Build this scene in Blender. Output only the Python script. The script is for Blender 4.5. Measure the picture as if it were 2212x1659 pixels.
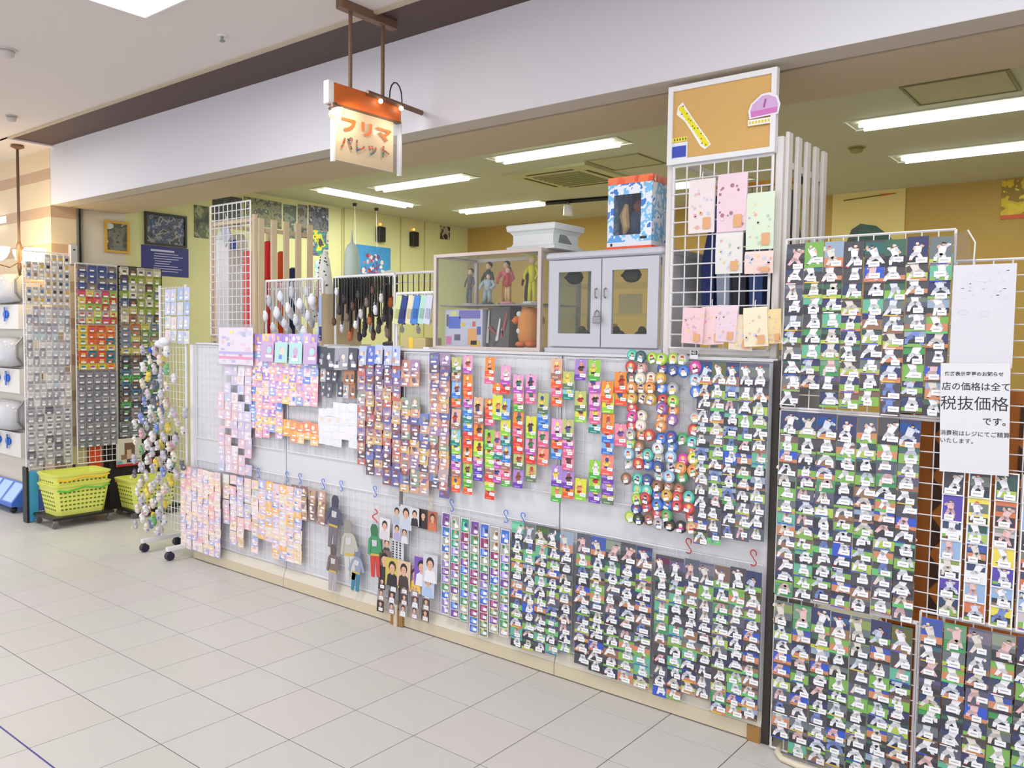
import bpy, math, random
import numpy as np
from mathutils import Matrix, Vector
for o in list(bpy.data.objects): bpy.data.objects.remove(o)
SC = bpy.context.scene
COL = SC.collection
PI = math.pi
rnd = random.Random(7)

# ------------------------------------------------------------------ camera
IW, IH, FPX = 2212, 1659, 1790.853
YAW, PITCH, ROLL = -0.6728, 0.0563, 0.0148
CAM = np.array([1.134375, -2.967492, 1.511796])
_cy, _sy = math.cos(YAW), math.sin(YAW)
_f = np.array([_sy * math.cos(PITCH), _cy * math.cos(PITCH), -math.sin(PITCH)])
_r0 = np.array([_cy, -_sy, 0.0])
_u0 = np.cross(_r0, _f)
_r = math.cos(ROLL) * _r0 + math.sin(ROLL) * _u0
_u = -math.sin(ROLL) * _r0 + math.cos(ROLL) * _u0
cd = bpy.data.cameras.new('camera')
cam = bpy.data.objects.new('camera', cd)
COL.objects.link(cam)
cd.sensor_width = 36.0
cd.lens = FPX / IW * 36.0
cd.clip_start = 0.05
M = Matrix.Identity(4)
for i in range(3):
    M[i][0], M[i][1], M[i][2], M[i][3] = _r[i], _u[i], -_f[i], CAM[i]
cam.matrix_world = M
SC.camera = cam


def _ray(px, py):
    return (px - IW / 2) / FPX * _r - (py - IH / 2) / FPX * _u + _f


def on_y(px, py, y):            # the point of the vertical plane y that the photo shows at a pixel
    d = _ray(px, py)
    return CAM + d * ((y - CAM[1]) / d[1])


def on_x(px, py, x):
    d = _ray(px, py)
    return CAM + d * ((x - CAM[0]) / d[0])


def on_z(px, py, z):
    d = _ray(px, py)
    return CAM + d * ((z - CAM[2]) / d[2])


def seen(p, m=40):
    d = np.asarray(p) - CAM
    z = d @ _f
    if z < 0.1:
        return False
    x, y = IW / 2 + FPX * (d @ _r) / z, IH / 2 - FPX * (d @ _u) / z
    return -m < x < IW + m and -m < y < IH + m


# ------------------------------------------------------------------ world, exposure, lamps
SC.view_settings.view_transform = 'Standard'
SC.view_settings.look = 'None'
SC.view_settings.gamma = 1.0
SC.view_settings.use_curve_mapping = False
SC.view_settings.exposure = 0.42
SC.cycles.transparent_max_bounces = 32
SC.cycles.max_bounces = 8
W = bpy.data.worlds.new('mall')
SC.world = W
W.use_nodes = True
W.node_tree.nodes['Background'].inputs[0].default_value = (0.90, 0.93, 1.0, 1)
W.node_tree.nodes['Background'].inputs[1].default_value = 1.25


def area(name, loc, sx, sy, power, col=(1, 1, 1), rot=(0, 0, 0)):
    l = bpy.data.lights.new(name, 'AREA')
    l.shape = 'RECTANGLE'
    l.size, l.size_y, l.energy, l.color = sx, sy, power, col
    o = bpy.data.objects.new(name, l)
    o.location, o.rotation_euler = loc, rot
    COL.objects.link(o)
    return o


ZM, ZS, ZF = 2.998, 2.90, 2.528      # mall ceiling, shop ceiling, underside of the bulkhead
# area lamps: one at the visible mall fixture, the rest unseen and added for light
for fx in (-8.4, -5.42, -2.42, 0.6, 3.6):
    for fy in (-1.24, -4.2):
        area('mall_and_fill_lamp', (fx, fy, ZM - 0.06), 0.56, 0.56, 18, (0.95, 0.97, 1.0))


# ------------------------------------------------------------------ colours, materials
def lin(c):
    out = []
    for v in c[:3]:
        v = v / 255.0
        out.append(v / 12.92 if v <= 0.04045 else ((v + 0.055) / 1.055) ** 2.4)
    return tuple(out)


MATS = {}


def mat(name, rgb, rough=0.5, metal=0.0, noise=0.0, scale=8.0, rgb2=None, spec=0.5):
    if name in MATS:
        return MATS[name]
    m = bpy.data.materials.new(name)
    m.use_nodes = True
    nt = m.node_tree
    b = nt.nodes['Principled BSDF']
    c = lin(rgb)
    b.inputs['Base Color'].default_value = (*c, 1)
    b.inputs['Roughness'].default_value = rough
    b.inputs['Metallic'].default_value = metal
    b.inputs['Specular IOR Level'].default_value = spec
    tc = nt.nodes.new('ShaderNodeTexCoord')
    nz = nt.nodes.new('ShaderNodeTexNoise')
    nz.inputs['Scale'].default_value = scale
    nz.inputs['Detail'].default_value = 4
    nt.links.new(tc.outputs['Object'], nz.inputs['Vector'])
    mx = nt.nodes.new('ShaderNodeMix')
    mx.data_type = 'RGBA'
    c2 = lin(rgb2) if rgb2 else tuple(v * (1 - noise) for v in c)
    mx.inputs['A'].default_value = (*c, 1)
    mx.inputs['B'].default_value = (*c2, 1)
    nt.links.new(nz.outputs['Fac'], mx.inputs['Factor'])
    nt.links.new(mx.outputs['Result'], b.inputs['Base Color'])
    MATS[name] = m
    return m


def emis(name, rgb, strength):
    if name in MATS:
        return MATS[name]
    m = bpy.data.materials.new(name)
    m.use_nodes = True
    nt = m.node_tree
    nt.nodes.remove(nt.nodes['Principled BSDF'])
    e = nt.nodes.new('ShaderNodeEmission')
    e.inputs[0].default_value = (*lin(rgb), 1)
    e.inputs[1].default_value = strength
    nt.links.new(e.outputs[0], nt.nodes['Material Output'].inputs[0])
    MATS[name] = m
    return m


def glass(name, tint=(249, 251, 250), rough=0.03, alpha=0.22):
    """thin clear sheet: mostly see-through, with a gloss of its own"""
    m = bpy.data.materials.new(name)
    m.use_nodes = True
    nt = m.node_tree
    nt.nodes.remove(nt.nodes['Principled BSDF'])
    t = nt.nodes.new('ShaderNodeBsdfTransparent')
    t.inputs[0].default_value = (*lin(tint), 1)
    g = nt.nodes.new('ShaderNodeBsdfPrincipled')
    g.inputs['Base Color'].default_value = (*lin((225, 230, 232)), 1)
    g.inputs['Roughness'].default_value = rough
    fr = nt.nodes.new('ShaderNodeLayerWeight')
    fr.inputs['Blend'].default_value = 0.25
    ad = nt.nodes.new('ShaderNodeMath')
    ad.operation = 'MULTIPLY_ADD'
    ad.inputs[1].default_value = 0.30
    ad.inputs[2].default_value = alpha * 0.12
    nt.links.new(fr.outputs['Fresnel'], ad.inputs[0])
    mx = nt.nodes.new('ShaderNodeMixShader')
    nt.links.new(ad.outputs[0], mx.inputs[0])
    nt.links.new(t.outputs[0], mx.inputs[1])
    nt.links.new(g.outputs[0], mx.inputs[2])
    nt.links.new(mx.outputs[0], nt.nodes['Material Output'].inputs[0])
    MATS[name] = m
    return m


def print_mat(name, rough):
    m = bpy.data.materials.new(name)
    m.use_nodes = True
    nt = m.node_tree
    a = nt.nodes.new('ShaderNodeVertexColor')
    a.layer_name = 'Col'
    b = nt.nodes['Principled BSDF']
    b.inputs['Roughness'].default_value = rough
    nt.links.new(a.outputs['Color'], b.inputs['Base Color'])
    MATS[name] = m
    return m


PRINT = print_mat('printed_ink', 0.32)
MATTE = print_mat('dyed_surface', 0.65)


def blotch(name, cols, scale=6.0, rough=0.5, seed=0.0, distort=0.15):
    """flat print: patches of ink from a list of colours"""
    m = bpy.data.materials.new(name)
    m.use_nodes = True
    nt = m.node_tree
    b = nt.nodes['Principled BSDF']
    b.inputs['Roughness'].default_value = rough
    tc = nt.nodes.new('ShaderNodeTexCoord')
    mp = nt.nodes.new('ShaderNodeMapping')
    mp.inputs['Location'].default_value = (seed, seed * 1.7, seed * 0.3)
    nz = nt.nodes.new('ShaderNodeTexNoise')
    nz.inputs['Scale'].default_value = scale
    nz.inputs['Detail'].default_value = 3
    nz.inputs['Distortion'].default_value = distort
    rp = nt.nodes.new('ShaderNodeValToRGB')
    rp.color_ramp.interpolation = 'CONSTANT'
    n = len(cols)
    el = rp.color_ramp.elements
    while len(el) < n:
        el.new(0.5)
    for i, c in enumerate(cols):
        el[i].position = 0.0 if i == 0 else 0.34 + 0.32 * (i - 0.5) / max(1, n - 1)
        el[i].color = (*lin(c), 1)
    nt.links.new(tc.outputs['Object'], mp.inputs['Vector'])
    nt.links.new(mp.outputs['Vector'], nz.inputs['Vector'])
    nt.links.new(nz.outputs['Fac'], rp.inputs['Fac'])
    nt.links.new(rp.outputs['Color'], b.inputs['Base Color'])
    MATS[name] = m
    return m


# ------------------------------------------------------------------ mesh builder
class MB:
    def __init__(s):
        s.v, s.f, s.c, s.mi, s.m = [], [], [], [], 0

    def face(s, pts, col=(255, 255, 255)):
        k = len(s.v)
        s.v += [tuple(p) for p in pts]
        s.f.append(tuple(range(k, k + len(pts))))
        s.c.append(col)
        s.mi.append(s.m)

    def idx(s, vs, fs, col=(255, 255, 255)):
        k = len(s.v)
        s.v += [tuple(map(float, p)) for p in vs]
        for f in fs:
            s.f.append(tuple(i + k for i in f))
            s.c.append(col)
            s.mi.append(s.m)
        return s

    def box(s, x0, x1, y0, y1, z0, z1, col=(255, 255, 255), front=None):
        vs = [(x0, y0, z0), (x1, y0, z0), (x1, y1, z0), (x0, y1, z0), (x0, y0, z1), (x1, y0, z1), (x1, y1, z1), (x0, y1, z1)]
        s.idx(vs, [(3, 2, 1, 0), (4, 5, 6, 7), (1, 2, 6, 5), (2, 3, 7, 6), (3, 0, 4, 7)], col)
        s.idx([vs[0], vs[1], vs[5], vs[4]], [(0, 1, 2, 3)], front or col)
        return s

    def bevbox(s, x0, x1, y0, y1, z0, z1, b, col=(255, 255, 255)):
        """box with chamfered vertical edges and softened top and bottom"""
        def ring(z, i):
            return [(x0 + b + i, y0 + i, z), (x1 - b - i, y0 + i, z), (x1 - i, y0 + b + i, z), (x1 - i, y1 - b - i, z),
                    (x1 - b - i, y1 - i, z), (x0 + b + i, y1 - i, z), (x0 + i, y1 - b - i, z), (x0 + i, y0 + b + i, z)]
        s.loft([ring(z0, b * .6), ring(z0 + b * .6, 0), ring(z1 - b * .6, 0), ring(z1, b * .6)], col)
        return s

    def loft(s, rings, col=(255, 255, 255), caps=True):
        n = len(rings[0])
        vs = [p for r in rings for p in r]
        fs = []
        for k in range(len(rings) - 1):
            for i in range(n):
                j = (i + 1) % n
                fs.append((k * n + i, k * n + j, (k + 1) * n + j, (k + 1) * n + i))
        if caps:
            fs.append(tuple(range(n - 1, -1, -1)))
            fs.append(tuple(range((len(rings) - 1) * n, len(rings) * n)))
        s.idx(vs, fs, col)
        return s

    def poly(s, pts, y, col):        # pts (x, z) counter-clockwise seen from the front (-y)
        s.face([(x, y, z) for x, z in pts], col)

    def quad(s, x0, x1, z0, z1, y, col):
        s.poly([(x0, z0), (x1, z0), (x1, z1), (x0, z1)], y, col)

    def limb(s, a, b, wa, wb, y, col):
        dx, dz = b[0] - a[0], b[1] - a[1]
        l = math.hypot(dx, dz) or 1e-6
        nx, nz = -dz / l, dx / l
        p = [(a[0] + nx * wa, a[1] + nz * wa), (a[0] - nx * wa, a[1] - nz * wa), (b[0] - nx * wb, b[1] - nz * wb), (b[0] + nx * wb, b[1] + nz * wb)]
        s.poly(p, y, col)

    def disc(s, x, z, r, y, col, n=8, ry=None):
        s.poly([(x + r * math.cos(2 * PI * i / n), z + (ry or r) * math.sin(2 * PI * i / n)) for i in range(n)], y, col)

    def tube(s, path, r, n=6, col=(255, 255, 255), caps=True):
        path = [np.array(p, float) for p in path]
        rs = r if isinstance(r, (list, tuple)) else [r] * len(path)
        rings = []
        up = None
        for i, p in enumerate(path):
            t = path[min(i + 1, len(path) - 1)] - path[max(i - 1, 0)]
            t = t / (np.linalg.norm(t) or 1)
            if up is None:
                up = np.array([0, 0, 1.0]) if abs(t[2]) < 0.9 else np.array([1.0, 0, 0])
            a = np.cross(up, t)
            a /= np.linalg.norm(a) or 1
            b = np.cross(t, a)
            up = b
            rings.append([p + rs[i] * (math.cos(2 * PI * k / n) * a + math.sin(2 * PI * k / n) * b) for k in range(n)])
        return s.loft(rings, col, caps)

    def bar(s, a, b, w, d=None, col=(255, 255, 255)):
        """straight square wire from a to b"""
        return s.tube([a, b], w * 0.7071, 4, col)

    def lathe(s, prof, cx=0, cy=0, n=12, col=(255, 255, 255), caps=True):
        return s.loft([[(cx + r * math.cos(2 * PI * k / n), cy + r * math.sin(2 * PI * k / n), z) for k in range(n)] for r, z in prof], col, caps)

    def ball(s, c, r, n=8, m=5, col=(255, 255, 255), sq=(1, 1, 1)):
        rings = []
        for j in range(m + 1):
            a = -PI / 2 + PI * (0.06 + 0.88 * j / m)
            rings.append([(c[0] + sq[0] * r * math.cos(a) * math.cos(2 * PI * k / n), c[1] + sq[1] * r * math.cos(a) * math.sin(2 * PI * k / n), c[2] + sq[2] * r * math.sin(a)) for k in range(n)])
        return s.loft(rings, col)

    def add(s, o, off=(0, 0, 0), tilt=0.0, sx=1.0):
        k = len(s.v)
        ct, st = math.cos(tilt), math.sin(tilt)
        for x, y, z in o.v:
            s.v.append((x * sx + off[0], y * ct + z * st + off[1], -y * st + z * ct + off[2]))
        s.f += [tuple(i + k for i in f) for f in o.f]
        s.c += o.c
        s.mi += o.mi
        return s

    def mesh(s, name, mats, smooth=False):
        me = bpy.data.meshes.new(name)
        me.from_pydata(s.v, [], s.f)
        mats = mats if isinstance(mats, (list, tuple)) else [mats]
        for m in mats:
            me.materials.append(m)
        if any(m in (PRINT, MATTE) for m in mats):
            at = me.color_attributes.new('Col', 'FLOAT_COLOR', 'CORNER')
            cache, buf = {}, []
            for f, c in zip(s.f, s.c):
                if c not in cache:
                    cache[c] = [*lin(c), 1.0]
                buf += cache[c] * len(f)
            at.data.foreach_set('color', buf)
        if len(mats) > 1:
            me.polygons.foreach_set('material_index', s.mi)
        if smooth:
            me.polygons.foreach_set('use_smooth', [True] * len(s.f))
        me.update()
        return me


def link(name, data, parent=None, loc=(0, 0, 0), rot=(0, 0, 0), scale=None):
    o = bpy.data.objects.new(name, data)
    COL.objects.link(o)
    o.location, o.rotation_euler = loc, rot
    if scale:
        o.scale = scale
    if parent is not None:
        o.parent = parent
    return o


def put(name, mb, m, parent=None, loc=(0, 0, 0), rot=(0, 0, 0), smooth=False):
    return link(name, mb.mesh(name, m, smooth), parent, loc, rot)


def tag(o, label, cat, group=None, kind=None):
    if label:
        o['label'] = label
    if cat:
        o['category'] = cat
    if group:
        o['group'] = group
    if kind:
        o['kind'] = kind
    return o


def thing(name, label, cat, loc=(0, 0, 0), rot=(0, 0, 0), group=None):
    return tag(link(name, None, None, loc, rot), label, cat, group)


def structure(name, mb, m, smooth=False, loc=(0, 0, 0)):
    o = put(name, mb, m, None, loc, smooth=smooth)
    o['kind'] = 'structure'
    return o


def text_mesh(body, size, m, name='lettering', bold=0.0, spacing=1.0):
    """lettering as a flat mesh lying in its own x-z plane, origin at the left of the baseline"""
    c = bpy.data.curves.new(name, 'FONT')
    c.body, c.size, c.offset, c.space_character = body, size, bold, spacing
    c.resolution_u = 2
    o = bpy.data.objects.new(name, c)
    COL.objects.link(o)
    dg = bpy.context.evaluated_depsgraph_get()
    me = bpy.data.meshes.new_from_object(o.evaluated_get(dg))
    bpy.data.objects.remove(o)
    me.transform(Matrix.Rotation(PI / 2, 4, 'X'))
    me.materials.clear()
    me.materials.append(m)
    return me


ORD = ['zeroth', 'first', 'second', 'third', 'fourth', 'fifth', 'sixth', 'seventh', 'eighth', 'ninth', 'tenth', 'eleventh', 'twelfth', 'thirteenth',
       'fourteenth', 'fifteenth', 'sixteenth', 'seventeenth', 'eighteenth', 'nineteenth', 'twentieth'] + ['twenty-' + w for w in
       'first second third fourth fifth sixth seventh eighth ninth'.split()]
WHITE, BLACK = (240, 240, 240), (25, 23, 25)
M_WHITE = mat('white_enamel', (232, 231, 233), 0.4, noise=0.04)
M_WIRE = mat('white_wire', (235, 233, 235), 0.35, noise=0.03)
M_BLACK = mat('black_plastic', (28, 27, 29), 0.45, noise=0.2)
M_PAPER = mat('white_paper', (224, 223, 226), 0.7, noise=0.03)
M_INK = mat('black_ink', (40, 38, 40), 0.6)
M_STEEL = mat('grey_steel', (150, 150, 152), 0.35, 0.8, noise=0.1)
M_TAN = mat('pale_wood', (214, 190, 155), 0.55, noise=0.14, scale=14)
M_GLASS = glass('clear_glass')
M_BAG = glass('clear_film', (245, 245, 248), 0.12, 0.3)

# ================================================================== THE SETTING
T = 0.33                                   # floor tile
TX, TY = 0.33, 0.3231
mt_grout = mat('tile_joint', (120, 108, 100), 0.8, noise=0.3)
floor = structure('floor', MB().box(-13, 6, -8, 8, -0.05, -0.003), mt_grout)
mt_tiles = [mat('floor_tile_%s' % n, c, 0.36, rgb2=c2, scale=2.5) for n, c, c2 in
            (('grey', (209, 207, 203), (200, 198, 193)), ('rose', (211, 205, 203), (203, 198, 195)), ('sand', (208, 205, 199), (200, 197, 191)))]
g = 0.0019
tile_b = MB()
tile_b.loft([[(g, g, -0.004), (TX - g, g, -0.004), (TX - g, TY - g, -0.004), (g, TY - g, -0.004)],
             [(g, g, -0.001), (TX - g, g, -0.001), (TX - g, TY - g, -0.001), (g, TY - g, -0.001)],
             [(g + .001, g + .001, 0), (TX - g - .001, g + .001, 0), (TX - g - .001, TY - g - .001, 0), (g + .001, TY - g - .001, 0)]])
tile_me = [tile_b.mesh('tile', m) for m in mt_tiles]
cells = []
for i in range(-30, 22):
    for j in range(-17, 24):
        x, y = (i - 9.18) * 0.33, j * TY - 4.36 * 0.33
        vis = seen((x + TX / 2, y + TY / 2, 0), 60) and not (y > 0.35 and x > -4.2) and not x < -6.3
        cells.append((0 if vis else 1, math.hypot(x - CAM[0], y - CAM[1]), x, y))
cells.sort()
rest = MB()
for k, (nv, d, x, y) in enumerate(cells):
    if not nv and k < 300:
        link('tile', rnd.choice(tile_me), floor, (x, y, 0))
    else:
        rest.add(tile_b, (x, y, 0))
o = put('tile_field', rest, mt_tiles[0], floor)
o['kind'] = 'stuff'
# thin blue inlay along one joint of the walkway
yb = -1 * TY - 4.36 * 0.33
put('inlay_strip', MB().box(-13, 6, yb - 0.003, yb + 0.003, -0.003, 0.0008), mat('blue_inlay', (60, 66, 140), 0.5), floor)

m_ceil = mat('mall_ceiling_paint', (222, 213, 211), 0.85, noise=0.02)
ceiling = structure('ceiling', MB().box(-13, 6, -8, -0.335, ZM, ZM + 0.05), m_ceil)
structure('trim_1', MB().box(-13, 6, -0.335, -0.312, ZM - 0.012, ZM + 0.03), mat('trim_beige', (190, 175, 150), 0.5))
structure('trim_2', MB().box(-13, 6, -0.312, 0.0, ZM, ZM + 0.05).box(-13, -6.05, -0.312, 0, ZM - .0005, ZM + .02), mat('brown_band', (84, 62, 60), 0.6, noise=0.05))
structure('ceiling.001', MB().box(-13, -5.98, -0.335, 0.3, ZM - 0.014, ZM - 0.001), m_ceil)
m_fascia = mat('bulkhead_paint', (214, 211, 216), 0.7, noise=0.02)
structure('wall_front', MB().box(-6.04, 6, 0.0, 0.05, ZF, ZM), m_fascia)
m_soff = mat('soffit_paint', (196, 176, 150), 0.75, noise=0.03)
m_grey = mat('bulkhead_underside', (196, 186, 176), 0.7, noise=0.03)
structure('trim_3', MB().box(-6.04, 6, 0.051, 0.14, ZF, ZF + 0.2).box(-6.04, 6, 0.0, 0.0505, ZF - .0015, ZF), m_grey)
structure('trim_4', MB().box(-6.04, 6, 0.14, 0.172, ZF + 0.05, ZF + 0.25), mat('shutter_slot', (60, 48, 34), 0.8))
structure('trim_5', MB().box(-6.04, 6, 0.172, 0.6, ZF, ZS + 0.05), m_soff)
# striped mall wall with its return into the shop
m_str = bpy.data.materials.new('striped_wallpaper')
m_str.use_nodes = True
nt = m_str.node_tree
b = nt.nodes['Principled BSDF']
b.inputs['Roughness'].default_value = 0.7
tc = nt.nodes.new('ShaderNodeTexCoord')
sp = nt.nodes.new('ShaderNodeSeparateXYZ')
m1 = nt.nodes.new('ShaderNodeMath')
m1.operation = 'SUBTRACT'
m1.inputs[0].default_value = 2.826 + 0.302 * 20
m2 = nt.nodes.new('ShaderNodeMath')
m2.operation = 'MODULO'
m2.inputs[1].default_value = 0.302
m3 = nt.nodes.new('ShaderNodeMath')
m3.operation = 'LESS_THAN'
m3.inputs[1].default_value = 0.09
mx = nt.nodes.new('ShaderNodeMix')
mx.data_type = 'RGBA'
mx.inputs['A'].default_value = (*lin((222, 202, 168)), 1)
mx.inputs['B'].default_value = (*lin((194, 162, 132)), 1)
nt.links.new(tc.outputs['Object'], sp.inputs[0])
nt.links.new(sp.outputs['Z'], m1.inputs[1])
nt.links.new(m1.outputs[0], m2.inputs[0])
nt.links.new(m2.outputs[0], m3.inputs[0])
nt.links.new(m3.outputs[0], mx.inputs['Factor'])
nt.links.new(mx.outputs['Result'], b.inputs['Base Color'])
structure('wall_left', MB().box(-13, -6.045, 0.0, 0.2, 0, ZM - 0.01), m_str)
structure('trim_6', MB().box(-6.10, -6.035, 0.2, 0.215, 0, ZF + .02).box(-6.10, -6.03, 0.235, 0.25, 0, ZF + .02).box(-6.11, -6.075, 0.2, 0.25, 0, ZF), mat('shutter_rail', (140, 134, 126), 0.4, 0.5))
m_yel = mat('yellow_wall', (220, 216, 162), 0.75, noise=0.03)
m_yel2 = mat('tan_back_wall', (186, 150, 80), 0.75, noise=0.04)
m_cream = mat('cream_wall', (220, 210, 192), 0.75, noise=0.03)
structure('wall_left.001', MB().box(-6.2, -6.06, 0.25, 0.62, 0, ZS), m_cream)
structure('wall_left.002', MB().box(-6.2, -6.06, 0.62, 5.2, 0, ZS), m_yel)
for k, yy in enumerate((3.02, 3.05, 3.9, 4.3)):
    structure('trim_%d' % (7 + k), MB().box(-6.06, -6.052, yy, yy + 0.012, 0, ZS), mat('wall_seam', (186, 174, 120), 0.7))
structure('wall_back', MB().box(-6.2, 5, 5.1, 5.2, 0, ZS), m_yel2)
structure('wall_right', MB().box(4.2, 4.3, 0.1, 5.2, 0, ZS), m_yel2)
structure('ceiling.002', MB().box(-6.2, 5, 0.6, 5.2, ZS, ZS + 0.05), mat('shop_ceiling_paint', (192, 188, 160), 0.8, noise=0.03))

# ------------------------------------------------------------------ ceiling fittings
m_tube = emis('lit_tube', (244, 255, 246), 6.0)
m_refl = mat('white_reflector', (240, 245, 240), 0.35)


def shop_light(x0, x1, y0, y1, label):
    along = (x1 - x0) > (y1 - y0)
    t = thing('fluorescent_light', label, 'ceiling light', ((x0 + x1) / 2, (y0 + y1) / 2, ZS), (0, 0, 0 if along else PI / 2), 'fluorescent lights of the shop ceiling')
    L, D = (x1 - x0, y1 - y0) if along else (y1 - y0, x1 - x0)
    h, d = L / 2, D / 2
    m = MB()
    m.loft([[(-h, -d, -.004), (h, -d, -.004), (h, d, -.004), (-h, d, -.004)], [(-h + .06, -d * .45, .03), (h - .06, -d * .45, .03), (h - .06, d * .45, .03), (-h + .06, d * .45, .03)]], caps=False)
    m.f = [tuple(reversed(f)) for f in m.f]
    m.box(-h + .06, h - .06, -d * .5, d * .5, .0305, .035)
    m.box(-h - .008, h + .008, -d - .008, -d, -.006, .02).box(-h - .008, h + .008, d, d + .008, -.006, .02)
    put('reflector', m, m_refl, t)
    for s in (-1, 1):
        put('lamp_tube', MB().tube([(-h + .07, s * d * .45, -.016), (h - .07, s * d * .45, -.016)], 0.016, 8), m_tube, t)
    area('shop_lamp', ((x0 + x1) / 2, (y0 + y1) / 2, ZS - 0.05), (x1 - x0) * .95, (y1 - y0) * .95, 11, (0.93, 1.0, 0.88))


shop_light(-3.12, -1.93, 1.99, 2.21, 'fluorescent fitting just inside the bulkhead, beside the square air vent')
shop_light(-4.87, -3.66, 2.33, 2.55, 'fluorescent fitting behind the hanging shop sign, nearest to the crosswise one')
shop_light(-5.40, -5.18, 2.07, 3.36, 'fluorescent fitting turned crosswise beside the poster wall')
shop_light(-5.16, -3.94, 3.82, 4.04, 'fluorescent fitting deepest in the shop above the glass showcase')
shop_light(-0.56, 0.66, 2.49, 2.74, 'long fluorescent fitting beside the cork board, closer to the bulkhead')
shop_light(-0.59, 0.63, 3.66, 3.92, 'long fluorescent fitting above the cream wall poster, deeper in the shop')
shop_light(-2.95, -1.75, 3.72, 3.94, 'fluorescent fitting mostly hidden behind the blue toy box')

m_olive = mat('vent_grille', (150, 146, 96), 0.6, noise=0.1)
p = [on_z(*q, ZS) for q in ((1050, 360), (1250, 380))]
vx, vy = -2.99, 2.98
t = thing('air_vent', 'square air conditioning cassette with dark grille in shop ceiling', 'air vent', (vx, vy, ZS))
put('panel', MB().box(-.42, .42, -.42, .42, -.02, .02), mat('vent_panel', (190, 186, 142), 0.6), t)
gr = put('grille', MB().box(-.24, .24, -.24, .24, -.024, -.018), m_olive, t)
for k in range(7):
    put('grille_slat', MB().box(-.23, .23, -.215 + k * .07, -.195 + k * .07, -.031, -.023), m_olive, gr)
for a in range(4):
    put('air_slot', MB().box(-.24, .24, .30, .335, -.0215, -.019), M_BLACK, t, rot=(0, 0, a * PI / 2))


def hatch(x, y, sx, sy, label):
    t = thing('access_hatch', label, 'hatch', (x, y, ZS))
    put('cover', MB().box(-sx, sx, -sy, sy, -.004, .02), mat('hatch_cover', (184, 178, 140), 0.8), t)
    put('hatch_frame', MB().box(-sx - .02, sx + .02, -sy - .02, -sy - .006, -.008, .02).box(-sx - .02, sx + .02, sy + .006, sy + .02, -.008, .02)
        .box(-sx - .02, -sx - .006, -sy - .006, sy + .006, -.008, .02).box(sx + .006, sx + .02, -sy - .006, sy + .006, -.008, .02), mat('hatch_edge', (140, 134, 96), 0.6), t)


hatch(-2.3, 2.73, .22, .2, 'square access hatch in the shop ceiling behind the toy box')
hatch(0.16, 2.13, .24, .2, 'square access hatch in the ceiling above the long fluorescents')


def detector(name, label, x, y, z, r, m, cat='detector'):
    t = thing(name, label, cat, (x, y, z))
    put('mount_plate', MB().lathe([(r, -.008), (r, .01)], n=14), m, t)
    put('dome', MB().lathe([(r * .35, -.042), (r * .7, -.034), (r * .8, -.009)], n=14), m, t, smooth=True)


m_det = mat('detector_cream', (196, 184, 140), 0.5)
detector('smoke_detector', 'small round smoke detector between the two long fluorescents', -0.70, 3.235, ZS, .06, mat('detector_olive', (150, 138, 78), .5))
detector('smoke_detector', 'flat white detector near the edge of the mall ceiling', -3.79, -1.145, ZM, .055, mat('detector_white', (206, 200, 198), .5))
detector('smoke_detector', 'pale round detector close to the end of the brown ceiling band', -5.26, -.572, ZM, .04, mat('detector_pale', (196, 186, 182), .5))
t = thing('sprinkler', 'small metal fire sprinkler head in the mall ceiling', 'sprinkler', (-2.664, -.571, ZM))
put('escutcheon', MB().lathe([(.022, -.005), (.026, .005)], n=12), M_WHITE, t)
put('nozzle', MB().lathe([(.012, -.03), (.016, -.024), (.006, -.02), (.008, -.004)], n=10), M_STEEL, t)
# lit square fixture of the walkway
t = thing('ceiling_panel_light', 'bright square panel light set in the mall ceiling', 'ceiling light', (-2.42, -1.24, ZM))
put('light_frame', MB().box(-.31, .31, -.31, -.3, -.012, .02).box(-.31, .31, .3, .31, -.012, .02).box(-.31, -.3, -.3, .3, -.012, .02).box(.3, .31, -.3, .3, -.012, .02), M_WHITE, t)
put('diffuser', MB().box(-.3, .3, -.3, .3, -.006, .01), emis('lit_diffuser', (255, 255, 255), 3.0), t)
# spot track
a, b_ = on_z(1180, 441, 2.87), on_z(1330, 429, 2.87)
t = thing('spotlight_track', 'black ceiling track behind the white pedestal, with one small spotlight', 'track light', (a[0], a[1], ZS))
dx, dy = b_[0] - a[0], b_[1] - a[1]
put('rail', MB().tube([(0, 0, -.02), (dx, dy, -.02)], .02, 4), M_BLACK, t)
sp_ = put('spot_head', MB().lathe([(.05, -.16), (.045, -.06), (.02, -.05)], .25, .03, 10), M_WHITE, t)
put('spot_stem', MB().tube([(.25, .03, -.03), (.25, .03, -.07)], .012, 6), M_STEEL, sp_)

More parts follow.
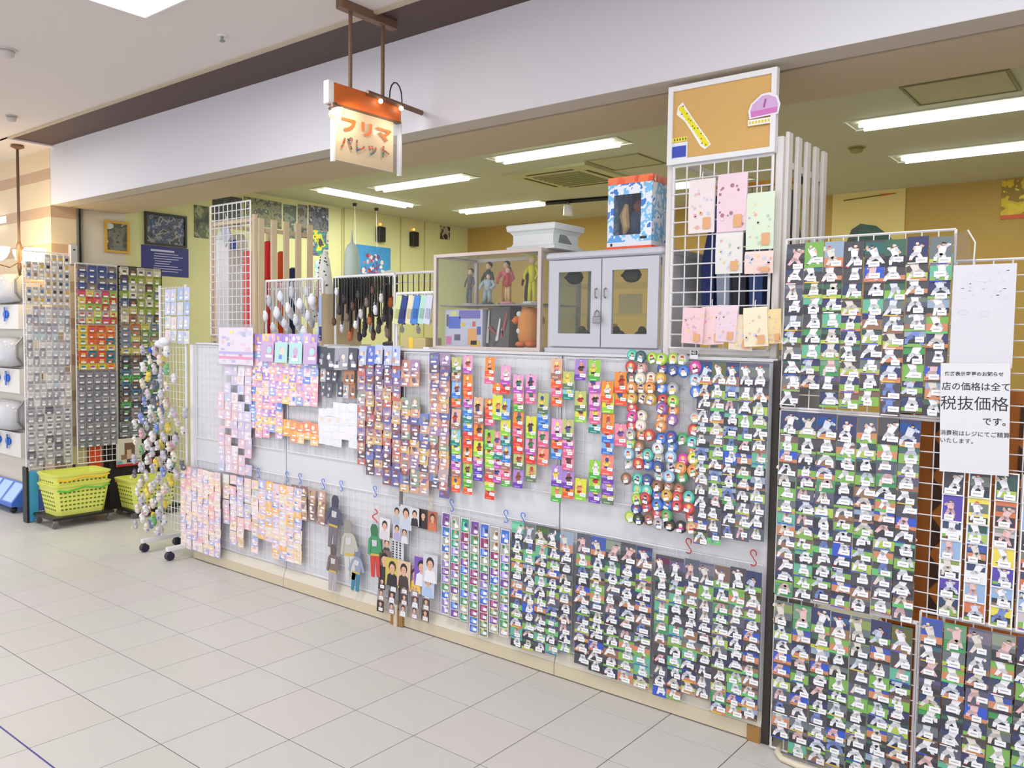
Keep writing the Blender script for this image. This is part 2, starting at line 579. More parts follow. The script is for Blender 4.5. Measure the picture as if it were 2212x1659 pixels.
# ================================================================== THE COUNTER
m_board = mat('white_board', (218, 218, 221), 0.55, noise=0.02)
m_plinth = mat('beige_plinth', (214, 200, 172), 0.6, noise=0.08, scale=5)
m_plinth2 = mat('pale_plinth_strip', (220, 212, 196), 0.6, noise=0.04)
m_post = mat('dark_post', (66, 60, 56), 0.45, 0.3, noise=0.1)
m_block = mat('brown_foot', (168, 124, 66), 0.6, noise=0.15)
CT = 1.435                                  # counter top
t = thing('display_counter', 'long white counter front on a beige plinth, covered in hanging cards', 'counter', (-1.97, 0.03, 0))
xs = [-3.94, -2.955, -1.972, -0.968, -0.012]
for k in range(4):
    a, b_ = xs[k] + 1.97, xs[k + 1] + 1.97
    put('front_panel', MB().box(a + .004, b_ - .004, -.005, .02, .115, CT - .002), m_board, t)
    p = put('plinth', MB().box(a + .002, b_ - .002, -.028, .02, 0.006, .062), m_plinth, t)
    put('plinth_strip', MB().loft([[(a + .002, -.026, .0625), (b_ - .002, -.026, .0625), (b_ - .002, .02, .0625), (a + .002, .02, .0625)],
                                   [(a + .002, -.008, .114), (b_ - .002, -.008, .114), (b_ - .002, .02, .114), (a + .002, .02, .114)]]), m_plinth2, p)
put('worktop', MB().box(-1.97, 1.97, -.012, .60, CT, CT + .012), m_board, t)
put('end_panel', MB().box(-1.985, -1.972, -.005, .6, 0, CT - .002), m_board, t)
put('back_board', MB().box(-1.96, 1.95, .58, .6, 0, CT - .002), m_board, t)
put('end_post', MB().box(1.958, 1.985, -.022, .03, 0.0, CT + .005), m_post, t)
put('joint_post', MB().box(-.014, .004, -.012, -.0055, .1, CT - .004), mat('joint_post_grey', (128, 116, 108), .5), t)
put('left_post', MB().box(-1.995, -1.96, -.03, -.0055, .06, CT - .002), M_WHITE, t)
put('foot_block', MB().bevbox(1.905, 1.957, -.034, -.0285, 0, .062, .002), m_block, t)
f = put('foot_block', MB().bevbox(-.045, .045, -.042, -.0285, 0, .085, .003), m_block, t)
put('foot_stud', MB().box(-.012, .012, -.05, -.043, 0, .115), m_plinth, f)

# ------------------------------------------------------------------ wire grids
def wire_grid(label, x0, x1, z0, z1, y, pitch=0.05, group='white wire grids', w=0.0028, wf=0.006, m=None, plane='y'):
    """grid panel; plane 'y' faces the walkway, plane 'x' faces along it"""
    m = m or M_WIRE
    t = thing('wire_grid', label, 'wire grid', (x0, y, z0) if plane == 'y' else (y, x0, z0), (0, 0, 0 if plane == 'y' else PI / 2), group)
    L, H = x1 - x0, z1 - z0
    f = MB()
    f.bar((0, 0, 0), (L, 0, 0), wf).bar((0, 0, H), (L, 0, H), wf).bar((0, 0, 0), (0, 0, H), wf).bar((L, 0, 0), (L, 0, H), wf)
    put('frame', f, m, t)
    g = MB()
    n = max(1, round(L / pitch))
    for i in range(1, n):
        g.bar((L * i / n, 0, 0), (L * i / n, 0, H), w)
    n = max(1, round(H / pitch))
    for i in range(1, n):
        g.bar((0, -w, H * i / n), (L, -w, H * i / n), w)
    put('wire_mesh', g, m, t)
    return t


names4 = ['counter panel beside the caster stand', 'panel before the grey joint post', 'panel after the grey joint post', 'counter panel beside the dark post']
for k in range(4):
    wire_grid('white grid on the upper half of the ' + names4[k], xs[k] + .022, xs[k + 1] - .018, 0.82, 1.425, 0.0175, w=.0018, wf=.004)
    wire_grid('white grid on the lower half of the ' + names4[k], xs[k] + .022, xs[k + 1] - .018, 0.13, 0.672, 0.0175, w=.0018, wf=.004)

# ------------------------------------------------------------------ cards
JERSEY = [(236, 234, 238)] * 6 + [(198, 204, 222), (214, 218, 230), (222, 214, 204), (120, 140, 200), (228, 190, 190)]
BG = [((82, 78, 84), 'charcoal')] * 6 + [((124, 176, 88), 'leafy')] + [((104, 180, 150), 'jade')] + [((62, 66, 104), 'navy')] * 4 + [((70, 104, 88), 'dark green')] * 2 + [((92, 96, 112), 'slate')] * 3 + \
     [((60, 92, 196), 'blue')] * 2 + [((122, 98, 88), 'brown')] * 2 + [((110, 118, 122), 'grey')] * 2 + [((74, 150, 90), 'green')] + [((150, 168, 190), 'pale blue')]
GR = [((132, 180, 84), 'grass')] * 3 + [((172, 196, 84), 'lime')] + [((104, 190, 112), 'bright green')] + [((206, 138, 100), 'clay')] * 3 + \
     [((150, 114, 90), 'brown')] * 3 + [((60, 60, 66), 'dark')] * 4 + [(None, '')] * 4


def player_card(rng, w, h):
    """photo card of a ball player: the print is flat ink laid on a thin board"""
    bg, bn = rng.choice(BG)
    gr, gn = rng.choice(GR)
    m = MB()
    m.box(-w / 2, w / 2, -.0006, .0006, -h, 0, (225, 225, 228), bg)
    y = -.0006
    if rng.random() < .5:
        c2 = tuple(max(0, min(255, v + rng.randint(-35, 45))) for v in bg)
        m.quad(-w / 2, w / 2, -h * rng.uniform(.35, .6), -h * rng.uniform(.05, .2), y - .00012, c2)
    gh = h * rng.uniform(.16, .40)
    if gr:
        m.quad(-w / 2, w / 2, -h, -h + gh, y - .0002, gr)
        if rng.random() < .45:
            c3 = rng.choice(GR)[0] or (90, 80, 70)
            m.quad(-w / 2, w / 2, -h, -h + gh * rng.uniform(.25, .5), y - .0003, c3)
    j = rng.choice(JERSEY)
    j2 = tuple(int(v * .86) for v in j)
    s = rng.choice((-1, 1))
    cx, hz = rng.uniform(-.12, .12) * w, -h * rng.uniform(.48, .6)
    sp_ = rng.uniform(.18, .42) * w
    yf = y - .0004
    fl, fr_ = (cx - sp_, -h * rng.uniform(.84, .97)), (cx + sp_ * rng.uniform(.6, 1.1), -h * rng.uniform(.8, .97))
    for ft in (fl, fr_):
        kn = ((cx + ft[0]) / 2 + rng.uniform(-.08, .14) * w * (1 if ft[0] > cx else -1), (hz + ft[1]) / 2 + rng.uniform(0, .05) * h)
        m.limb((cx, hz), kn, w * .13, w * .10, yf, j2)
        m.limb(kn, ft, w * .10, w * .065, yf - .00005, j)
        m.quad(ft[0] - w * .07, ft[0] + w * .07, ft[1] - h * .015, ft[1] + h * .018, yf - .0001, rng.choice([(40, 40, 50), (60, 60, 150), (190, 60, 50), (230, 230, 230)]))
    lean = rng.uniform(-.2, .2) * w
    sh = (cx + lean, hz + h * rng.uniform(.2, .3))
    m.limb((cx, hz - h * .02), sh, w * .16, w * .20, yf - .00015, j)
    for q in (-1, 1):
        el = (sh[0] + q * w * rng.uniform(.16, .34), sh[1] + h * rng.uniform(-.16, .1))
        hd = (el[0] + q * w * rng.uniform(-.12, .1), el[1] + h * rng.uniform(-.12, .16))
        m.limb((sh[0] + q * w * .12, sh[1] - h * .03), el, w * .085, w * .07, yf - .0002, j2)
        m.limb(el, hd, w * .065, w * .05, yf - .00022, (222, 176, 146) if rng.random() < .5 else j)
    hx, hz2 = sh[0] + s * w * .03, sh[1] + h * .075
    m.disc(hx, hz2, w * .085, yf - .00025, (220, 172, 140), 7)
    cap = rng.choice([(40, 44, 90), (30, 30, 34), (200, 60, 50), (60, 90, 200), (40, 100, 70), (230, 220, 210)])
    m.poly([(hx - w * .09, hz2 + h * .008), (hx + w * .09 + s * w * .04, hz2 + h * .008), (hx + w * .06, hz2 + h * .06), (hx - w * .06, hz2 + h * .06)], yf - .0003, cap)
    if rng.random() < .35:
        m.quad(-w * .45, w * rng.uniform(0, .45), -h * .985, -h * .945, yf - .0003, rng.choice([(240, 240, 240), (230, 200, 70), (60, 90, 200)]))
    m.info = (bn, gn)
    return m


def sticker_mb(w=.022, h=.012, col=(242, 242, 242)):
    m = MB().box(-w / 2, w / 2, -.0004, 0, -h / 2, h / 2, col)
    m.quad(-w * .34, w * .3, -h * .08, h * .1, -.00045, (176, 172, 178))
    return m


ST = [sticker_mb(.031, .017), sticker_mb(.035, .018), sticker_mb(.027, .018)]
ST_ME = [s.mesh('price_sticker', PRINT) for s in ST]
rc = random.Random(21)
CARDS = [player_card(rc, .064, .089) for _ in range(56)]
CARD_ME = [c.mesh('trading_card', PRINT) for c in CARDS]
TILT = 0.052


def card_panel(where, x0, x1, ztop, zbot, cols, pitch, y, stuff=None, seed=1, slope=0.0, keep=lambda c, r: True, side='left', group=None, ragged=0.0, w=.064):
    """columns of sleeved cards hung scale-wise, each lower card tucked under the one above"""
    rng = random.Random(seed)
    dx = (x1 - x0) / cols
    n = 0
    sx = dx / .0665
    for c in range(cols):
        z, r = ztop + slope * c + rng.uniform(-.003, .003), 0
        zend = zbot + rng.uniform(-ragged, ragged)
        zcur = z
        while zcur - .089 * (1 if r == 0 else .98) > zend - .02:
            if keep(c, r):
                k = rng.randrange(len(CARDS))
                x = x0 + dx * (c + .5) + rng.uniform(-.002, .002)
                si = rng.randrange(3)
                so = (rng.uniform(-.004, .018), -.0024, -.089 + rng.uniform(.008, .026))
                if stuff is not None:
                    mm = MB().add(CARDS[k])
                    mm.add(ST[si], so)
                    stuff.add(mm, (x, y, zcur), TILT, dx / .0645)
                else:
                    bn, gn = CARDS[k].info
                    o = link('trading_card', CARD_ME[k], None, (x, y, zcur), (-TILT, rng.uniform(-.012, .012), 0))
                    o.scale = (w / .064, 1, 1)
                    tag(o, f"{bn} ball player card{' over ' + gn if gn and gn != 'dark' else ''}, {ORD[c + 1]} column, {ORD[r + 1]} row {where}", 'card', group)
                    link('price_sticker', ST_ME[si], o, so)
                n += 1
            zcur -= pitch * rng.uniform(.93, 1.07) if r else max(pitch, .055)
            r += 1
    return n


CN = 0
G1 = 'ball player cards on the four nearest grids'
CN += card_panel('of the tall grid', .036, .572, 1.858, 1.275, 8, .0535, -.030, seed=3, slope=-.0005, keep=lambda c, r: not (r == 9 and c == 1), group=G1)
CN += card_panel('of the middle grid', .036, .502, 1.262, .600, 7, .044, -.030, seed=5, slope=0.0, group=G1)
CN += card_panel('of the lowest grid', .040, .506, .572, .03, 7, .0455, -.034, seed=8, ragged=.01, group=G1)
CN += card_panel('of the low corner grid', .528, .865, .618, .06, 5, .052, -.036, seed=12, group=G1)


def wire_y(y):
    return y + .016


wire_grid('tall white wire grid of player cards standing beside the cork board rack', .03, .575, 1.272, 1.875, wire_y(-.030), group='white wire grids beside the dark post')
wire_grid('white wire grid of player cards under the tall grid', .03, .59, .59, 1.262, wire_y(-.030), group='white wire grids beside the dark post')
wire_grid('lowest white wire grid, standing on the floor beside the dark post', .034, .512, .012, .585, wire_y(-.034), group='white wire grids beside the dark post')
wire_grid('low white wire grid whose top row shows red and blue player cards', .522, 1.14, .012, .632, wire_y(-.036), group='white wire grids beside the dark post')
wire_grid('white wire grid behind the price notice sheet', .578, 1.1, .62, 1.775, wire_y(-.030) + .012, group='white wire grids beside the dark post')
t = tag(put('floor_rail', MB().tube([(.062, .02, .012), (.07, -.045, .012), (.10, -.078, .012), (.16, -.09, .012), (.5, -.09, .012), (1.1, -.09, .012)], .011, 8), mat('cream_pipe', (226, 214, 190), .4), smooth=True),
        'curved cream pipe foot on the floor under the lowest card grid', 'rail')

# larger cards in clear pockets
R5 = random.Random(31)
pal = [((236, 236, 238), 'white'), ((150, 180, 215), 'pale blue'), ((232, 214, 90), 'yellow'), ((92, 74, 168), 'violet'), ((70, 66, 74), 'charcoal'), ((208, 120, 84), 'orange'), ((206, 190, 196), 'pink')]
for c in range(4):
    for r in range(7):
        col, cn = pal[R5.randrange(7)] if r else (((70, 66, 74), 'charcoal') if c != 3 else ((150, 180, 215), 'pale blue'))
        k = R5.randrange(len(CARDS))
        w, h = .064, .089
        m = MB().box(-w / 2, w / 2, -.0006, .0006, -h, 0, (230, 230, 232), (238, 238, 240))
        m.quad(-w / 2 + .004, w / 2 - .004, -h + .004, -.004, -.0008, col)
        src = CARDS[k]
        for fc, cc in list(zip(src.f, src.c))[6:]:
            m.face([(src.v[i][0] * .82, src.v[i][1] - .0003, src.v[i][2] * .84 - .008) for i in fc], cc)
        z = 1.118 - (0 if r == 0 else .085 + (r - 1) * .062)
        x = .605 + c * .0735
        o = link('trading_card', m.mesh('trading_card', PRINT), None, (x, -.034, z), (-TILT, 0, 0))
        tag(o, f'{cn} white-bordered player card, {ORD[c + 1]} column, {ORD[r + 1]} row below the price notice', 'card', 'bordered player cards below the price notice')
        link('price_sticker', ST_ME[R5.randrange(3)], o, (R5.uniform(-.01, .014), -.0032, -h + .014))
        CN += 1
print('individual cards', CN)

stuff = MB()
card_panel('', -.298, -.016, 1.432, .74, 5, .0475, -.016, stuff=stuff, seed=41, slope=-.001, ragged=.02)
card_panel('', -1.205, -.868, .672, .13, 5, .0435, -.012, stuff=stuff, seed=42, slope=-.001, ragged=.02)
card_panel('', -.848, -.478, .676, .085, 5, .0435, -.012, stuff=stuff, seed=43, slope=-.003, ragged=.012)
card_panel('', -.462, -.02, .648, .085, 7, .0435, -.012, stuff=stuff, seed=44, slope=.001, ragged=.012)
tag(put('ball_player_cards', stuff, PRINT), 'dense columns of small ball player cards covering the counter front beside the dark post', 'cards', kind='stuff')

# the two sheets of the price notice
p = [on_y(x, y, -.05) for x, y in ((2064, 575), (2202, 572), (2202, 792), (2050, 792))]
t = thing('paper_sheet', 'blank white paper sheet with faint marks showing through, above the notice', 'paper', (.58, -.05, 1.44))
put('sheet', MB().box(0, .172, -.0008, .0008, 0, .318), mat('thin_paper', (216, 214, 220), .8, noise=.05, scale=3), t)
mk = MB()
R6 = random.Random(4)
for k in range(46):
    x, z = R6.uniform(.02, .15), R6.choice([.29, .265, .24, .215]) + R6.uniform(-.008, .008)
    mk.quad(x, x + R6.uniform(.004, .012), z, z + R6.uniform(.0012, .003), -.001, (200, 198, 210))
for x, z in ((.032, .17), (.092, .165)):
    for a in range(12):
        a0, a1 = a * PI / 6, (a + 1) * PI / 6
        mk.limb((x + .014 * math.cos(a0), z + .008 * math.sin(a0)), (x + .014 * math.cos(a1), z + .008 * math.sin(a1)), .0007, .0007, -.001, (198, 194, 210))
put('faint_marks', mk, PRINT, t)
t = thing('price_notice', 'white tax price notice sheet with black lettering', 'notice', (.566, -.055, 1.105), (0, -.028, 0))
put('sheet', MB().box(0, .192, -.0008, .0008, 0, .345), M_PAPER, t)
for body, size, x, z, bold in (('価格表示変更のお知らせ', .0148, .012, .306, .01), ('店の価格は全て', .0272, .004, .262, .004), ('税抜価格', .0475, .0, .202, .0),
                               ('です。', .027, .118, .155, .006), ('消費税はレジにてご精算', .0176, .0, .118, .004), ('いたします。', .0176, .0, .094, .004)):
    link('lettering', text_mesh(body, size, M_INK, bold=bold * size * 2), t, (x, -.0012, z))

# ================================================================== GOODS HANGING ON THE COUNTER FRONT
YC = -.004


def zoomed(zx, zy, ox, oy, sc, y):       # a point measured on an enlarged detail of the photo, on the counter's front plane
    return on_y(ox + zx / sc, oy + zy / sc, y)


# ---- bright character strap cards
PALC = {'o': ((244, 142, 48), (238, 84, 46), 'orange', 'red-orange'), 'p': ((232, 160, 204), (176, 84, 176), 'pink', 'purple'), 'k': ((240, 140, 168), (226, 96, 132), 'pink', 'rose'),
        'g': ((150, 206, 70), (84, 168, 70), 'green', 'dark green'), 'l': ((222, 222, 60), (140, 206, 66), 'yellow', 'lime'), 'b': ((136, 180, 232), (58, 118, 214), 'light blue', 'blue'),
        't': ((140, 204, 204), (36, 128, 120), 'pale teal', 'teal'), 'v': ((172, 134, 208), (106, 62, 168), 'violet', 'purple'), 'd': ((186, 196, 112), (96, 120, 88), 'olive', 'dark olive'),
        'n': ((226, 180, 150), (160, 116, 104), 'tan', 'brown'), 'r': ((240, 90, 66), (226, 50, 40), 'red', 'red'), 's': ((246, 140, 122), (236, 96, 84), 'salmon', 'red'), 'i': ((130, 120, 208), (88, 58, 176), 'violet', 'indigo')}
BRIGHT = [(195, '140 290d 305 375n 390 540b 545 625o 645 840n 865 1000t 1000 1080l 1085 1150b 1150 1230p 1255 1300n 1300 1450o'),
          (310, '125 300p 310 465o 480 545o 560 630p 650 710b 730 780t 790 860b 880 930r 930 1020r 1020 1170o 1175 1320g 1320 1400g 1400 1470o'),
          (410, '530 730n 735 790n 795 945o 950 1110l 1130 1200p 1210 1275i 1280 1340i'),
          (522, '140 325o 330 400k 545 680o 690 740r 750 805k 845 1040g 1045 1130l 1130 1210l 1220 1275n 1290 1350r 1365 1435l 1450 1520r'),
          (598, '420 495o 510 750l 860 1060k 1070 1130t 1140 1220p 1230 1360p'),
          (675, '220 410p 420 497r 540 745b 745 905l 910 1000t 1000 1160b 1170 1230n 1235 1330k 1340 1395g'),
          (800, '310 490p 500 595k 610 670g 680 835o 850 915k 925 1000r 1010 1080r 1090 1230d 1230 1410v'),
          (920, '310 490p 500 595k 715 930l 935 1090p 1100 1175r 1180 1350d'),
          (1040, '490 690d 695 780b 785 855b 870 1015k 1025 1195s'),
          (1172, '155 350n 365 440o 460 530k 545 620o 740 945p 955 1030o 1050 1130b 1190 1395v 1400 1545g'),
          (1282, '280 455d 460 555t 745 945d 950 1030p 1040 1120k 1130 1240k 1245 1415v 1425 1510o'),
          (1402, '160 365v 470 665d 670 775l 1320 1530l'),
          (1540, '170 375g 385 490p 490 660p 665 790k 815 880t 1140 1320g 1320 1450g 1455 1555v'),
          (1667, '375 580o 590 685l 690 885o 895 970b 985 1085b 1090 1290s 1300 1370v 1380 1480v 1490 1570d'),
          (1795, '285 490o 500 610o 790 1005k')]
FIG = [(88, 60, 52), (60, 66, 140), (190, 60, 52), (240, 214, 90), (70, 130, 80), (236, 232, 230), (150, 84, 60), (110, 80, 150), (230, 150, 110)]
r4 = random.Random(9)


def strap_card(code, h, w=.058):
    a, b_, an, bn = PALC[code]
    m = MB()
    m.box(-w / 2, w / 2, -.0007, .0007, -h, 0, (220, 216, 214), a)
    y = -.0007
    m.quad(-w / 2, w / 2, -h, -h + .024, y - .0002, b_)
    m.quad(-w * .36, w * .2, -h + .004, -h + .009, y - .0003, tuple(min(255, v + 70) for v in b_))
    m.disc(0, -.006, .0035, y - .0003, (244, 240, 240), 7)
    if h > .06:
        c, c2, cx = r4.choice(FIG), r4.choice(FIG), r4.uniform(-.006, .006)
        m.limb((cx - .005, -h + .03), (cx - .004, -h * .5), .006, .0075, y - .0003, c)
        m.limb((cx + .006, -h + .03), (cx + .004, -h * .5), .006, .0075, y - .0003, c)
        m.limb((cx, -h * .56), (cx, -h * .3), .011, .009, y - .0004, c2)
        m.limb((cx - .016, -h * .48), (cx, -h * .32), .004, .005, y - .0004, c2)
        m.limb((cx + .017, -h * .4), (cx, -h * .32), .004, .005, y - .0004, c2)
        m.disc(cx, -h * .24, .0095, y - .0005, r4.choice([(230, 190, 160), c, (240, 220, 120)]), 8)
    return m


tagm = [sticker_mb(.026, .014), sticker_mb(.03, .015)]
tag_me = [s.mesh('price_tag', PRINT) for s in tagm]
import re
for ci, (zx, spec) in enumerate(BRIGHT):
    prev = -99
    for n, (s0, s1, code) in enumerate(re.findall(r'(\d+) (\d+)([a-z])', spec)):
        s0, s1 = int(s0), int(s1)
        pt, pb = zoomed(zx, s0, 940, 740, 4.485, YC - .012), zoomed(zx, s1, 940, 740, 4.485, YC - .012)
        vis = pt[2] - pb[2]
        h = .086 if (s0 - prev < 35 and vis < .075) else max(vis, .05)
        prev = s1
        m = strap_card(code, h)
        back = .0006 * n
        x = pt[0] + r4.uniform(-.002, .002)
        o = put('strap_card', m, PRINT, None, (x, YC - .004, pb[2] + h), (-.06, r4.uniform(-.025, .025), 0))
        tag(o, f'{PALC[code][2]} character strap card with {PALC[code][3]} base, {ORD[ci + 1]} bright column, {ORD[n + 1]} from top', 'strap card', 'bright strap cards on the counter front')
        link('price_tag', tag_me[r4.randrange(2)], o, (.012 + r4.uniform(-.004, .003), -.0014, -h + .02 + r4.uniform(0, .008)), (0, r4.uniform(-.1, .1), 0))
        if vis > .06:
            hk = MB().tube([(0, .014, -.004), (0, -.008, -.003), (0, -.010, .003)], .0011, 5)
            put('peg', hk, M_STEEL, o)

# ---- round tin badges
CB = {'teal': (96, 196, 176), 'dteal': (58, 96, 104), 'lime': (172, 210, 84), 'grey': (176, 176, 180), 'red': (206, 74, 70), 'pink': (206, 152, 150), 'navy': (70, 80, 150), 'blue': (72, 120, 206), 'cream': (232, 218, 192),
      'gold': (206, 166, 76), 'tan': (206, 172, 130), 'orange': (232, 150, 84), 'purple': (150, 100, 168), 'magenta': (216, 76, 158), 'brown': (140, 100, 78), 'white': (228, 230, 240), 'pale': (160, 200, 232), 'yellow': (232, 220, 90),
      'green': (84, 168, 100), 'black': (52, 48, 46)}
BAD = '''175 110 teal,255 120 dteal,345 130 lime,430 140 lime,525 140 lime,610 140 grey,170 205 red,255 215 pink,435 225 navy,530 235 navy,620 245 blue,720 210 magenta,170 295 dteal,250 305 cream,335 305 cream,425 305 gold,
175 385 orange,250 385 tan,330 385 orange,430 390 blue,520 395 grey,180 475 gold,265 475 tan,340 485 gold,435 490 red,530 500 lime,175 560 red,435 562 purple,525 580 orange,720 320 pale,725 420 blue,715 640 grey,180 635 magenta,255 630 cream,430 645 orange,
525 660 purple,170 712 red,255 705 cream,425 715 orange,700 745 red,165 785 grey,255 790 orange,328 790 red,425 820 blue,515 805 navy,605 825 green,695 850 teal,160 860 lime,245 885 brown,515 885 blue,150 950 pale,240 962 grey,315 960 teal,400 905 white,
510 975 pale,610 1000 magenta,705 925 orange,705 990 yellow,145 1035 grey,235 1035 red,310 1040 blue,400 985 grey,400 1060 navy,512 1060 grey,595 1070 orange,700 1095 orange,130 1160 brown,220 1165 teal,300 1175 navy,405 1135 grey,495 1145 pale,600 1150 green,
220 1255 teal,305 1265 teal,395 1225 brown,485 1225 brown,575 1250 brown,220 1335 lime,297 1325 red,385 1300 blue,475 1305 gold,565 1320 red,665 1320 teal,210 1420 navy,300 1400 red,395 1385 blue,475 1385 blue,565 1395 red,665 1412 red,155 1490 lime,235 1505 black,
315 1510 brown,390 1465 red,475 1475 green,405 1545 grey,495 1560 black,590 1575 black,680 1490 red,690 1580 tan'''
r5 = random.Random(5)


def badge_mb(c):
    m = MB()
    R = .026
    m.loft([[(r * math.cos(2 * PI * k / 14), y, r * math.sin(2 * PI * k / 14)) for k in range(14)] for r, y in ((R * .9, 0), (R, -.002), (R * .97, -.0045), (R * .7, -.006))], tuple(int(v * .9) for v in c))
    y = -.0062
    m.disc(0, 0, R * .68, y, tuple(min(255, v + 26) for v in c), 12)
    c2, c3 = r5.choice(list(CB.values())), r5.choice(FIG)
    m.poly([(-R * .5, -R * .4), (R * .5, -R * .4), (R * .25, R * .1), (-R * .25, R * .1)], y - .0002, c2)
    m.disc(0, R * .16, R * .3, y - .0004, (236, 204, 178), 8)
    m.poly([(-R * .32, R * .18), (R * .32, R * .18), (R * .2, R * .5), (-R * .2, R * .5)], y - .0006, c3)
    return m


bt_me = MB().box(-.011, .011, -.0005, .0005, -.006, .006, (244, 244, 244)).mesh('price_tag', PRINT)
cnt = {}
for tok in BAD.replace('\n', '').split(','):
    a, b_, cn = tok.split()
    p = zoomed(int(a), int(b_), 1320, 740, 3.95, YC - .012)
    row, col = min(20, max(1, 1 + int((int(b_) - 80) / 78))), min(8, max(1, 1 + int((int(a) - 120) / 86)))
    key = (row, col)
    cnt[key] = cnt.get(key, 0) + 1
    o = put('tin_badge', badge_mb(CB[cn]), PRINT, None, (p[0], YC - .003 - .0075 * ((col + row) % 2) - .004 * (cnt[key] - 1), p[2]), (0, r5.uniform(-.4, .4), 0))
    tag(o, f'round {cn if cn != "dteal" else "dark teal"} tin badge{" overlapping a neighbour" if cnt[key] > 1 else ""}, {ORD[row]} row, {ORD[col]} column of the badge block', 'badge', 'round tin badges on the counter front')
    link('price_tag', bt_me, o, (r5.uniform(-.008, .006), -.0078, -.013 + r5.uniform(-.003, .003)))
t = thing('number_tag', 'small black and white tag printed NO, above the badges', 'tag', (*on_y(1499, 764, -.014)[[0]], -.014, on_y(1499, 764, -.014)[2]))
put('tag_card', MB().box(-.017, .017, -.0006, .0006, -.02, .014), M_PAPER, t)
put('tag_band', MB().box(-.013, .015, -.0012, -.0007, -.004, .012), M_INK, t)
link('lettering', text_mesh('NO', .0135, M_PAPER, bold=.0004), t, (-.011, -.0016, -.001))


# ---- small packets in rows
def packet(rng, w, h, pal_, tagp=.9):
    a = rng.choice(pal_)
    m = MB()
    m.box(-w / 2, w / 2, -.001, .001, -h, 0, tuple(int(v * .94) for v in a), a)
    y = -.001
    for _ in range(3):
        c = rng.choice(pal_)
        x0, z0 = rng.uniform(-w * .5, w * .15), rng.uniform(-h * .95, -h * .35)
        m.quad(x0, x0 + w * rng.uniform(.2, .35), z0, min(-.002, z0 + h * rng.uniform(.15, .3)), y - .0002 - .0001 * _, c)
    m.disc(rng.uniform(-.2, .2) * w, -h * .42, w * .2, y - .0006, rng.choice([(238, 214, 196), (240, 234, 232), rng.choice(pal_)]), 7)
    if rng.random() < tagp:
        x, z = rng.uniform(-.12, .2) * w, -h + h * rng.uniform(.16, .3)
        m.quad(x - w * .26, x + w * .26, z - h * .07, z + h * .07, y - .0008, (246, 246, 246))
    return m


def rows_of(name, label, cat, group, px, py, cols, rows, w, h, pal_, keep=lambda c, r: True, y=YC, nvar=24, seed=1, tilt=.05, tagp=.9, jit=.005, cname=None, noun='packet'):
    """a block of hanging goods between two photo corners on the counter front"""
    rng = random.Random(seed)
    var = [packet(rng, w, h, pal_, tagp).mesh(name, PRINT) for _ in range(nvar)]
    p0, p1 = on_y(*px, y), on_y(*py, y)
    x0, x1 = p0[0], p1[0]
    zt, zb = p0[2], p1[2]
    n = 0
    for c in range(cols):
        for r in range(rows):
            if not keep(c, r):
                continue
            x = x0 + (x1 - x0) * (c + .5) / cols + rng.uniform(-jit, jit)
            z = zt - (zt - zb) * (r + 1) / rows + h + rng.uniform(-jit, jit)
            k = rng.randrange(nvar)
            o = link(name, var[k], None, (x, y - .002, z), (-tilt, rng.uniform(-.03, .03), 0))
            tag(o, f'{label}, {ORD[c + 1]} column, {ORD[r + 1]} row', cat, group)
            n += 1
    return n


PASTEL = [(226, 206, 226), (214, 206, 230), (236, 222, 226), (200, 206, 232), (240, 232, 236), (232, 196, 204), (206, 196, 222)]
PINKS = [(238, 178, 200), (240, 190, 180), (160, 180, 232), (200, 170, 222), (244, 196, 120), (232, 150, 178), (112, 146, 222), (244, 214, 140), (168, 140, 214), (250, 214, 214)]
MIXED = [(166, 136, 170), (190, 140, 130), (130, 112, 164), (214, 164, 134), (110, 104, 156), (190, 170, 176), (214, 180, 120), (140, 90, 90), (120, 130, 190), (200, 110, 96), (150, 160, 140), (108, 90, 100)]
SOFT = [(240, 206, 206), (230, 206, 222), (246, 214, 180), (206, 196, 226), (246, 226, 226), (186, 186, 226), (240, 180, 186), (236, 222, 200)]
BROWN = [(170, 130, 120), (196, 160, 140), (140, 110, 110), (214, 190, 176), (150, 130, 150), (204, 170, 110)]
GREYS = [(120, 120, 134), (160, 158, 168), (90, 92, 110), (190, 188, 194), (70, 72, 86)]

# pale stickers nearest the caster stand
t = thing('sticker_sheet', 'large pale lilac sticker sheet in a clear bag, at the counter corner', 'sticker sheet', (*on_y(508, 700, -.03)[[0]], -.03, on_y(508, 700, -.03)[2]))
w2 = (on_y(548, 700, -.03)[0] - on_y(470, 700, -.03)[0]) / 2
put('bag_header', MB().box(-w2, w2, -.003, -.001, -.02, 0).box(-w2, w2, -.003, -.001, -.26, -.251), M_BAG, t)
rs = random.Random(3)
m = MB().box(-w2 + .01, w2 - .01, -.0005, .0008, -.25, -.02, (228, 216, 226), (230, 218, 230))
for k in range(26):
    x, z = rs.uniform(-w2 + .03, w2 - .05), rs.uniform(-.24, -.05)
    m.quad(x, x + rs.uniform(.02, .05), z, z + rs.uniform(.01, .03), -.0007 - .00004 * k, rs.choice(PASTEL + [(240, 228, 150), (226, 150, 190), (180, 180, 230)]))
m.quad(-w2 + .012, w2 - .012, -.185, -.17, -.0020, (190, 180, 226))
m.quad(-w2 + .012, w2 - .012, -.215, -.2, -.0020, (232, 150, 190))
put('printed_sheet', m, PRINT, t, (0, .002, 0))
nc = 0
nc += rows_of('sticker_packet', 'pale lilac sticker packet near the counter corner', 'sticker packet', 'pale sticker packets at the counter corner', (472, 790), (545, 1030), 5, 12, .07, .066, PASTEL, lambda c, r: (c * 7 + r * 5) % 6 != 0 and not (c < 1 and r < 3), seed=2, y=YC - .006)
